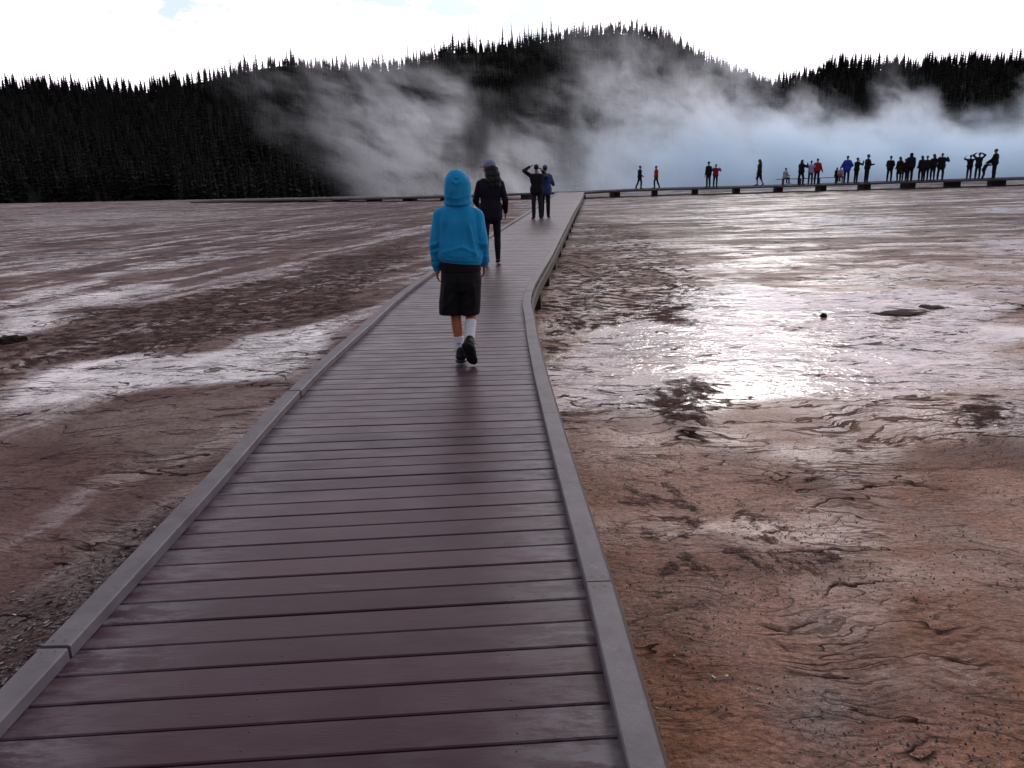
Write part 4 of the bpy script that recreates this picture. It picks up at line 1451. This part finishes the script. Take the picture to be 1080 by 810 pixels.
FAR = [
    (674.6, 1.64, RIGHT_ + .25, dict(walkA, rf=(.1, .9, -.5)), BLK, BLK2, 'person in dark clothes walking, leftmost of the distant onlookers', dict(puff=.03)),
    (692, 1.58, LEFT_ + .35, walkA, RED, BLK2, 'person in a red jacket walking just behind the leftmost distant onlooker', {}),
    (747, 1.80, BACKTO + .3, stand, BLK, BLK2, 'tall dark person beside one in a red top, left of the crowd', dict(puff=.012)),
    (754.5, 1.60, BACKTO - .5, cam_up, (0.30, 0.02, 0.03), JEANS, 'person in a red top and dark trousers standing close beside a tall dark figure', dict(puff=.03)),
    (800.5, 1.80, LEFT_ - .1, dict(walkA), (0.03, 0.012, 0.018), (0.02, 0.01, 0.014), 'long haired person in a dark dress walking alone left of the bench', dict(hair='long', skirt=.18, legs='shorts', hem=-.03)),
    (844.5, 1.70, RIGHT_ + .5, dict(cam_up, rt=(.1, .25, -1), lt=(-.12, -.12, -1)), BLK, BLK, 'dark bulky person raising a camera at the left end of the long bench', dict(fat=1.15, puff=.035, hair='long')),
    (854.5, 1.62, BACKTO - .2, cam_up, (0.40, 0.46, 0.70), (0.03, 0.04, 0.10), 'person in a pale blue and white shirt, left of a person in red', dict(sleeves=0.3, puff=.02)),
    (861, 1.74, BACKTO - .5, dict(stand, ru=(.3, .1, -1), rf=(.35, .3, -1)), RED, BLK, 'person in bright red jacket in front of the long bench', dict(puff=.03)),
    (892.3, 1.84, BACKTO, hips, BLUE, (0.02, 0.025, 0.06), 'person in a bulky bright blue jacket at the right end of the bench', dict(puff=.045, fat=1.05, hood=False, hem=-.02)),
    (902.5, 1.70, RIGHT_ + .3, cam_up, BLK, BLK, 'slim dark person holding a camera to the eye, right of the blue jacket', {}),
    (913.5, 1.88, RIGHT_ + .2, phone, BLK, BLK2, 'tall dark person looking down at a phone, right of the blue jacket', {}),
    (937.5, 1.72, RIGHT_ + .9, phone, BLK, BLK, 'dark person in a cap with forearms raised, first of the large dark group', dict(cap=((.02, .02, .025), (.02, .02, .025)))),
    (947.5, 1.66, BACKTO + .3, stand2, (0.03, .012, .01), (0.025, .014, .012), 'person in a long brownish dark coat, second of the large dark group', dict(hair='long', skirt=.22, puff=.03, hem=-.03)),
    (953.2, 1.52, BACKTO - .4, stand2, BR, BR, 'short person in reddish brown squeezed between two dark figures', dict(puff=.025)),
    (958.8, 1.88, BACKTO, stand, BLK, BLK, 'large broad dark person, tallest of the crowd near the middle right', dict(fat=1.18, puff=.05, hood=True)),
    (970.4, 1.68, BACKTO + .2, stand2, BLK, BLK, 'slim dark person, left one of a pair standing shoulder to shoulder', dict(hair='long')),
    (975.8, 1.66, BACKTO - .2, stand, BLK2, BLK, 'slim dark person, right one of a pair standing shoulder to shoulder', {}),
    (982.8, 1.76, BACKTO + .1, stand2, BLK, BLK2, 'dark person with long hair standing between a pair and a photographer', dict(hair='long', legs='leggings')),
    (991, 1.80, RIGHT_ + .9, dict(cam_up, rt=(.1, .12, -1), lt=(-.1, -.18, -1)), BLK, BLK, 'bulky dark person photographing with arms raised, last of the large dark group', dict(fat=1.14, puff=.05, hem=-.03)),
    (1021, 1.62, BACKTO, both_up, BLK, BLK2, 'dark person with both elbows out, left of a taller one at far right', dict(sleeves=.3)),
    (1030, 1.74, BACKTO, dict(both_up, lu=(-.8, .25, .75), ru=(.8, .25, .75), lf=(.8, .3, .55), rf=(-.8, .3, .55)), BLK, BLK, 'dark person holding both arms over the head, at the far right', {}),
    (1047, 1.94, LEFT_ - .7, dict(stand, lu=(-.1, .5, -1), lf=(0, .9, -.5), ru=(.1, .4, -1), rf=(0, .9, -.6)), BLK, BLK, 'tall heavy dark person beside a bending child, rightmost of all', dict(fat=1.2, puff=.045)),
]
for i, (px, H, yaw, pose, tc_, bc_, lab, kw) in enumerate(FAR):
    loc = far_spot(px, random.uniform(-.35, .35))
    person(lab, loc, yaw + random.uniform(-.1, .1), H, pose, tc_, bc_, group='onlookers on the far boardwalk', **kw)
# the bench and those sitting on it
bx0, bx1 = far_spot(819, .55), far_spot(889, .55)
bench = tag(empty('bench', ((bx0[0] + bx1[0]) / 2, (bx0[1] + bx1[1]) / 2, (bx0[2] + bx1[2]) / 2), math.atan2(bx1[1] - bx0[1], bx1[0] - bx0[0])), 'long low backless bench on the far boardwalk among the onlookers', 'bench')
BL = math.hypot(bx1[0] - bx0[0], bx1[1] - bx0[1])
tilt = (bx1[2] - bx0[2]) / BL
v, f = [], []
for yy in (-.11, .11):
    box_mesh(v, f, (0, yy, .43), BL, .19, .05, Matrix.Rotation(0, 3, 'Z'), .005)
bs = link('seat', pymesh('seat', v, f), dark_side, bench)
bench.rotation_euler.y = -math.atan(tilt)
for q in (-.40, -.14, .14, .40):
    v, f = [], []
    box_mesh(v, f, (q * BL, 0, .20), .12, .34, .41)
    link('leg', pymesh('leg', v, f), dark_side, bench)


def bench_pt(px, off=0.0):
    Y_ = (bx0[1] * (889 - px) + bx1[1] * (px - 819)) / 70
    x = at(px, 190, Y_).x
    return (x, Y_ - off, deck_z(x))


person('small person in grey white top sitting at the bench left end', bench_pt(827.5), RIGHT_ + .5, 1.40, dict(sit, seat=.455), (0.42, 0.42, 0.44), BLK2, hood=False, puff=.03, group='people sitting on the bench')
person('dark haired child in dark clothes sitting near the right end of the bench', bench_pt(881.5), TOCAM + .3, 1.22, dict(sit, seat=.455), BLK2, BLK, group='people sitting on the bench', hair='long')
person('child in a pale pink top sitting at the right end of the bench', bench_pt(885.3, .05), TOCAM - .2, 1.32, dict(sit, seat=.455), (0.62, 0.40, 0.46), (.30, .10, .14), group='people sitting on the bench', hair='bun')
cl = far_spot(1036.0, -.1)
person('child bending forward and reaching to the tall person at far right', cl, RIGHT_ + .1, 1.22, P_(lean=(0, .45, 1), lt=(-.05, .35, -1), lk=(0, -.45, -1), rt=(.05, .10, -1), rk=(0, -.35, -1), lu=(-.1, 1, .0), lf=(0, 1, .4), ru=(.1, 1, -.1), rf=(0, 1, .3)), BLK, BLK2, group='onlookers on the far boardwalk', puff=.03)

# the couple part way along the walk
NV = 0.009
pa = gp(566.5, 231)
person('person all in black with raised arms, back to us on the near boardwalk', (pa.x, pa.y, 0.001), 0.1, 1.74,
       P_(lu=(-.65, .25, .50), lf=(.80, .35, .50), ru=(.45, .60, -.1), rf=(-.45, .5, .8), lt=(-.05, .02, -1), rt=(.06, 0, -1), face=(0.1, 1, 0), lo=(-.15, 1, -.03), ro=(.2, 1, -.03)),
       BLK, (0.022, 0.026, 0.040), hair='short', voxel=NV, puff=.022, hem=-.01)
pb = gp(574.5, 230)
person('person in blue jacket and dark trousers, close right of the one in black', (pb.x + .03, pb.y + .12, 0.001), -0.15, 1.70,
       P_(lu=(-.1, .4, -1), lf=(.1, .7, .6), ru=(.35, .35, -1), rf=(-.45, .7, .75), lt=(-.03, 0, -1), rt=(.03, 0, -1), face=(-.25, 1, 0)),
       (0.055, 0.085, 0.26), BLK2, hair='short', cap=((.10, .12, .25), (.10, .12, .25)), voxel=NV, puff=.026, hem=-.02)

# the woman in the cap
pw = gp(519.5, 279.5)
wr_, WJ, _ = person('long haired person in a red brimmed cap and dark navy jacket', (pw.x, pw.y - .05, 0.001), 0.05, 1.68,
       P_(face=(-.95, .25, -.25), head=(-.02, .1, 0), rt=(.03, .13, -1), rk=(0, -.06, -1), lt=(-.05, -.10, -1), lk=(0, -.16, -1), lo=(-.12, .95, -.15),
          lu=(-.28, .15, -1), lf=(.15, .75, -.3), ru=(.26, -.12, -1), rf=(.02, .45, -.7)),
       (0.012, 0.009, 0.024), BLK, fat=0.92, hair='curly', hair_c=(0.010, 0.007, 0.007), cap=((0.22, 0.25, 0.42), (0.45, 0.04, 0.05)), legs='leggings', hem=-.045, puff=.026, voxel=0.008,
       sole=(0.55, 0.55, 0.58), skin_c=(0.30, 0.15, 0.11))

# the child in the blue hoodie
boy = tag(empty('person', (-0.40, 6.30, 0.002), 0.0), 'person in teal blue hoodie with hood up, black shorts, white socks and black shoes', 'person')
BH = 1.56
skb = skin((0.50, 0.155, 0.07))
J = joints(BH, P_(sh=.098, head=(0, .10, 0)))
# hand placed joints
J['hip'] = V3(0.0, 0.0, .82); J['lean'] = V3(0.02, 0.02, 1).normalized()
J['shc'] = V3(0.0, 0.0, 1.265); J['neck'] = V3(0.004, .012, 1.325); J['headc'] = V3(0.006, .030, 1.435); J['face'] = V3(0, 1, -.05).normalized()
J['lsh'] = V3(-.142, 0, 1.235); J['rsh'] = V3(.146, 0, 1.225)
J['lel'] = V3(-.190, -.02, 1.005); J['rel'] = V3(.186, -.025, 1.00)
J['lwr'] = V3(-.192, .035, .815); J['rwr'] = V3(.196, .085, .835)
J['lhd'] = V3(-.06, .22, -1).normalized(); J['rhd'] = V3(.0, .30, -1).normalized()
J['lhip'] = V3(-.078, 0, .80); J['rhip'] = V3(.078, 0, .80)
J['lkn'] = V3(-.058, .035, .44); J['rkn'] = V3(.075, .045, .45)
J['lan'] = V3(-.020, -.05, .095); J['ran'] = V3(.062, -.165, .205)
J['lft'] = V3(-.06, 1, -.03).normalized(); J['rft'] = V3(.16, .62, -.80).normalized()
V, Fc = body_prims(J, BH, fat=0.92)
fuse('body', V, Fc, skb, boy, 0.0055, 2)


def folds(lst):
    arr = [(np.array(a), np.array(b_), w, h) for a, b_, w, h in lst]
    def f(co_, no_):
        amt = np.zeros(len(co_))
        for a, b_, w, h in arr:
            ab = b_ - a
            t = np.clip(((co_ - a) @ ab) / (ab @ ab), 0, 1)
            d = np.linalg.norm(co_ - a - t[:, None] * ab, axis=1)
            amt += 1.5 * h * np.exp(-(d / w) ** 2) * np.sin(np.pi * np.clip(t * 0.9 + 0.05, 0, 1)) ** .5
        q = co_ * np.array([16, 16, 11])
        nz = (np.sin(q[:, 0] + 1.7 * np.sin(q[:, 2])) * np.sin(q[:, 2] * 1.3 + q[:, 1])) * 0.0018
        return co_ + no_ * (amt + nz)[:, None]
    return f


hood_c = (0.022, 0.150, 0.245)
hm_, T, b, P = mat_base('teal_fleece')
n1 = T.noise(P, 9.0, 4, 0.6)
n2 = T.noise(P, 420.0, 3, 0.7)
T.put(b.inputs['Base Color'], T.mix(T.ss(n1, 0.3, 0.7), (0.014, 0.31, 0.68), (0.024, 0.37, 0.78)))
b.inputs['Roughness'].default_value = 0.9
b.inputs['Sheen Weight'].default_value = 0.35
b.inputs['Sheen Roughness'].default_value = 0.5
b.inputs['Sheen Tint'].default_value = (0.5, 0.85, 1.0, 1)
b.inputs['Specular IOR Level'].default_value = 0.15
T.put(b.inputs['Normal'], T.n('ShaderNodeBump', Strength=0.5, Distance=0.0015, Height=n2))

V, Fc = [], []
loft_prim(V, Fc, [(0.006, 0, .862, .172, .124), (.006, 0, .872, .180, .130), (.006, -.004, .905, .186, .137), (.004, -.004, .97, .181, .130), (.002, -.003, 1.05, .176, .122), (.002, -.002, 1.13, .174, .118),
                  (.002, 0, 1.19, .172, .112), (.002, 0, 1.235, .160, .100), (.002, 0, 1.275, .128, .088), (.003, .002, 1.31, .094, .080), (.003, .004, 1.335, .080, .074)], 40, 2.25)
for n, sd in (('l', -1), ('r', 1)):
    sh, el, wr = J[n + 'sh'], J[n + 'el'], J[n + 'wr']
    cap_prim(V, Fc, V3(sd * .06, 0, 1.262), .058, sh + V3(0, 0, -.012), .060, 18)
    cap_prim(V, Fc, sh + V3(0, 0, -.012), .060, sh.lerp(el, .6), .055, 18)
    cap_prim(V, Fc, sh.lerp(el, .6), .055, el, .051, 18)
    cap_prim(V, Fc, el, .051, el.lerp(wr, .55), .047, 18)
    cap_prim(V, Fc, el.lerp(wr, .55), .047, el.lerp(wr, .86), .048, 18)
    cap_prim(V, Fc, el.lerp(wr, .95), .030, el.lerp(wr, 1.04), .031, 18)


def tilt_hem(f):
    def g(co_, no_):
        co_ = f(co_, no_)
        k = np.clip((1.08 - co_[:, 2]) / 0.2, 0, 1) * (np.abs(co_[:, 0] - .003) < 0.19)
        w = np.clip((0.188 - np.abs(co_[:, 0])) / .02, 0, 1)
        co_[:, 2] += -0.10 * co_[:, 0] * k * w
        return co_
    return g


bodyfold = folds([
    ((-.13, -.10, .93), (.03, -.13, .985), .014, .010), ((.03, -.13, .985), (.15, -.10, .93), .014, .010),
    ((-.10, -.12, .90), (.12, -.12, .905), .012, -.008),
    ((.09, -.11, 1.16), (.13, -.10, .93), .012, .010), ((.065, -.12, 1.13), (.10, -.12, .94), .010, -.007),
    ((-.125, -.08, 1.20), (-.135, -.09, .95), .012, .007), ((-.10, -.11, 1.15), (-.12, -.12, .98), .012, -.007),
    ((-.03, -.12, 1.22), (-.05, -.12, 1.05), .020, .004), ((.02, -.12, 1.2), (.01, -.12, 1.0), .022, -.004),
    ((-.24, -.06, .99), (-.15, -.07, 1.02), .010, .007), ((-.24, -.05, .96), (-.15, -.07, .975), .009, -.007), ((-.24, -.05, .935), (-.15, -.05, .95), .010, .006),
    ((.24, -.06, .99), (.14, -.07, 1.02), .010, .007), ((.24, -.05, .955), (.14, -.07, .97), .009, -.007), ((.24, -.05, .92), (.15, -.05, .94), .010, .006),
    ((-.24, -.02, .885), (-.15, -.02, .875), .008, .007), ((-.24, -.02, .865), (-.15, -.02, .858), .008, -.006), ((-.24, -.02, .845), (-.15, 0, .84), .008, .006),
    ((.24, 0, .895), (.15, 0, .885), .008, .007), ((.24, 0, .875), (.15, .0, .868), .008, -.006),
    ((-.20, -.06, 1.20), (-.17, -.07, 1.05), .012, .006), ((.20, -.06, 1.20), (.17, -.07, 1.05), .012, .006),
    ((-.155, -.05, 1.25), (-.135, -.10, 1.12), .008, -.006), ((.16, -.05, 1.24), (.135, -.10, 1.12), .008, -.006)])
hoodie = fuse('hoodie', V, Fc, hm_, boy, 0.006, 3, tilt_hem(bodyfold))
# hood
V, Fc = [], []
loft_prim(V, Fc, [(.004, .0, 1.305, .090, .085), (.004, -.004, 1.33, .104, .102), (.004, -.006, 1.375, .108, .112), (.004, -.006, 1.43, .110, .116), (.005, -.006, 1.475, .106, .113),
                  (.004, -.006, 1.515, .094, .102), (.002, -.006, 1.545, .074, .084), (0, -.005, 1.568, .048, .060), (0, -.004, 1.580, .020, .03)], 36, 2.1)
for k in range(14):
    an = math.pi + math.pi * k / 13
    a2 = math.pi + math.pi * (k + 1) / 13
    zz = lambda q: 1.330 - .016 * math.sin(-q)
    cap_prim(V, Fc, V3(.004 + .098 * math.cos(an), .0 + .088 * math.sin(an), zz(an)), .019, V3(.004 + .098 * math.cos(a2), .088 * math.sin(a2), zz(a2)), .019, 8)
hoodfold = folds([
    ((-.035, -.11, 1.50), (.005, -.115, 1.465), .009, .008), ((.005, -.115, 1.465), (.04, -.11, 1.50), .009, .008), ((-.015, -.11, 1.505), (.02, -.11, 1.50), .008, -.006),
    ((-.09, -.07, 1.375), (.0, -.115, 1.36), .010, .008), ((.0, -.115, 1.36), (.095, -.07, 1.385), .010, .007), ((-.08, -.08, 1.35), (.08, -.08, 1.352), .007, -.010),
    ((-.03, -.11, 1.44), (-.05, -.10, 1.385), .012, .005), ((.05, -.10, 1.45), (.03, -.11, 1.39), .012, -.004),
    ((.0, -.10, 1.57), (.0, -.118, 1.50), .004, .004), ((-.06, -.08, 1.52), (-.08, -.07, 1.40), .014, .005), ((.065, -.08, 1.52), (.085, -.06, 1.40), .014, .005)])
hood = fuse('hood', V, Fc, hm_, hoodie, 0.005, 2, hoodfold)
# ribbed hem and cuffs
V, Fc = [], []
loft_prim(V, Fc, [(.006, 0, .845, .160, .112), (.006, 0, .850, .168, .119), (.006, 0, .885, .172, .123), (.006, 0, .892, .165, .118)], 40, 2.25)
def shear_hem(co_, no_):
    co_[:, 2] += -0.10 * co_[:, 0]
    r_ = np.sin(np.arctan2(co_[:, 1], co_[:, 0]) * 90) * 0.0012
    return co_ + no_ * r_[:, None]
fuse('ribbed_hem', V, Fc, hm_, hoodie, 0.005, 1, shear_hem)
for n in 'lr':
    V, Fc = [], []
    el, wr = J[n + 'el'], J[n + 'wr']
    cap_prim(V, Fc, el.lerp(wr, .93), .035, el.lerp(wr, 1.08), .033, 20)
    fuse('cuff', V, Fc, hm_, hoodie, 0.005, 1)
# dark shirt tail and shorts
V, Fc = [], []
loft_prim(V, Fc, [(.006, 0, .775, .160, .112), (.006, 0, .785, .166, .120), (.006, 0, .87, .160, .112)], 40, 2.3)
fuse('shirt', V, Fc, cloth((0.014, 0.008, 0.014)), boy, 0.006, 2)
V, Fc = [], []
loft_prim(V, Fc, [(.004, 0, .62, .160, .112), (.004, -.004, .70, .166, .120), (.004, 0, .80, .158, .112), (.004, 0, .86, .140, .10)], 36, 2.3)
loft_prim(V, Fc, [(-.102, .010, .425, .088, .100), (-.100, .010, .44, .091, .103), (-.094, .006, .55, .090, .108), (-.082, 0, .66, .086, .112), (-.07, 0, .74, .08, .10)], 30, 2.2)
loft_prim(V, Fc, [(.062, .016, .420, .082, .098), (.062, .016, .435, .086, .102), (.070, .010, .55, .088, .108), (.080, 0, .66, .088, .112), (.07, 0, .74, .08, .10)], 30, 2.2)
shf = folds([((-.15, -.08, .48), (-.05, -.11, .60), .014, .008), ((.13, -.07, .60), (.02, -.11, .47), .014, .009), ((.14, -.06, .52), (.05, -.10, .44), .012, -.007),
             ((-.02, -.12, .72), (-.02, -.11, .50), .014, -.012), ((.10, -.10, .70), (.12, -.09, .50), .014, .007), ((-.12, -.10, .70), (-.14, -.08, .50), .014, .006)])
fuse('shorts', V, Fc, cloth((0.009, 0.008, 0.012), 0.75), boy, 0.006, 3, shf)
sock_m = simple_mat('white_knit', (0.82, 0.83, 0.92), 0.9, 0.05, 30, 0.4, 0.002)
mark_m = simple_mat('dark_mark', (0.03, 0.03, 0.05), 0.8, 0.05, 30, 0.0)
tread_m = simple_mat('black_rubber', (0.018, 0.018, 0.020), 0.55, 0.3, 40, 0.5, 0.003)
for n, t0, z0 in (('l', .62, 0), ('r', .38, 0)):
    kn, an = J[n + 'kn'], J[n + 'an']
    V, Fc = [], []
    d = (an - kn).normalized()
    rr = lambda t: np.interp(t, [0, .35, .6, 1], [.050, .050, .043, .036])
    ts = np.linspace(t0, 1.0, 6)
    for q in range(5):
        cap_prim(V, Fc, kn.lerp(an, float(ts[q])) + V3(0, -.008 * (1 - ts[q]), 0), rr(ts[q]), kn.lerp(an, float(ts[q + 1])), rr(ts[q + 1]), 20)
    cap_prim(V, Fc, an, .037, an + J[n + 'ft'] * .05 - V3(0, 0, .02), .034, 16)
    def rib(co_, no_, kn=kn, d=d, t0=t0, an=an):
        return co_ + no_ * (np.sin(co_[:, 2] * 900) * 0.0006)[:, None]
    so_ = fuse('sock', V, Fc, sock_m, boy, 0.005, 1, rib)
    # small dark tick on the back of the sock
    c0 = kn.lerp(an, t0 + (.10 if n == 'l' else .06)) + V3(0.002, -rr(t0) - .007, 0)
    V, Fc = [], []
    cap_prim(V, Fc, c0 + V3(-.015, .003, .003), .0022, c0 + V3(-.008, 0.000, -.005), .0034, 8)
    cap_prim(V, Fc, c0 + V3(-.008, 0.000, -.005), .0034, c0 + V3(.014, .003, .005), .0014, 8)
    link('sock_mark', pymesh('sock_mark', V, Fc), mark_m, so_, True)
    # shoe
    ft = J[n + 'ft']
    side = ft.cross(V3(0, 0, 1)).normalized()
    upf = side.cross(ft).normalized()
    B = an - upf * .060 - ft * .02        # sole line under the heel
    V, Fc = [], []
    p = lambda a, u_, s_=0.0: B + ft * a + upf * u_ + side * s_
    cap_prim(V, Fc, p(-.010, .045), .042, p(.06, .040), .045, 18)
    cap_prim(V, Fc, p(.06, .040), .045, p(.155, .028), .040, 18)
    cap_prim(V, Fc, p(.155, .028), .040, p(.185, .024), .034, 18)
    cap_prim(V, Fc, p(-.006, .055), .040, p(.0, .088), .038, 18)
    cap_prim(V, Fc, p(.03, .060), .040, p(.02, .085), .036, 18)
    sh_ = fuse('shoe', V, Fc, cloth((0.014, 0.014, 0.017), 0.55), boy, 0.005, 2)
    V, Fc = [], []
    cap_prim(V, Fc, p(-.008, .012), .050, p(.07, .010), .047, 22, (upf, 0.34))
    cap_prim(V, Fc, p(.07, .010), .047, p(.16, .010), .050, 22, (upf, 0.34))
    cap_prim(V, Fc, p(.16, .012), .050, p(.192, .014), .040, 22, (upf, 0.34))
    def tread(co_, no_, ft=ft, upf=upf, B=B):
        a = (co_ - np.array(B)) @ np.array(ft)
        bot = (no_ @ np.array(upf)) < -0.5
        return co_ + no_ * (np.where(bot, np.sign(np.sin(a * 420)) * 0.0018, 0))[:, None]
    fuse('sole', V, Fc, tread_m, sh_, 0.004, 1, tread)
    V, Fc = [], []
    for sd in (-1, 1):
        q0 = p(.055, .085, sd * .015)
        pts = [q0, q0 + side * sd * .022 + upf * .012, q0 + side * sd * .036 + upf * .002, q0 + side * sd * .040 - upf * .014]
        for u in range(3): cap_prim(V, Fc, pts[u], .0022, pts[u + 1], .0022, 6)
    for q in range(4):
        cap_prim(V, Fc, p(.06 + q * .022, .083 - q * .006, -.02), .003, p(.06 + q * .022, .083 - q * .006, .02), .003, 6)
    link('laces', pymesh('laces', V, Fc), cloth((0.03, 0.03, 0.035), 0.7), sh_, True)
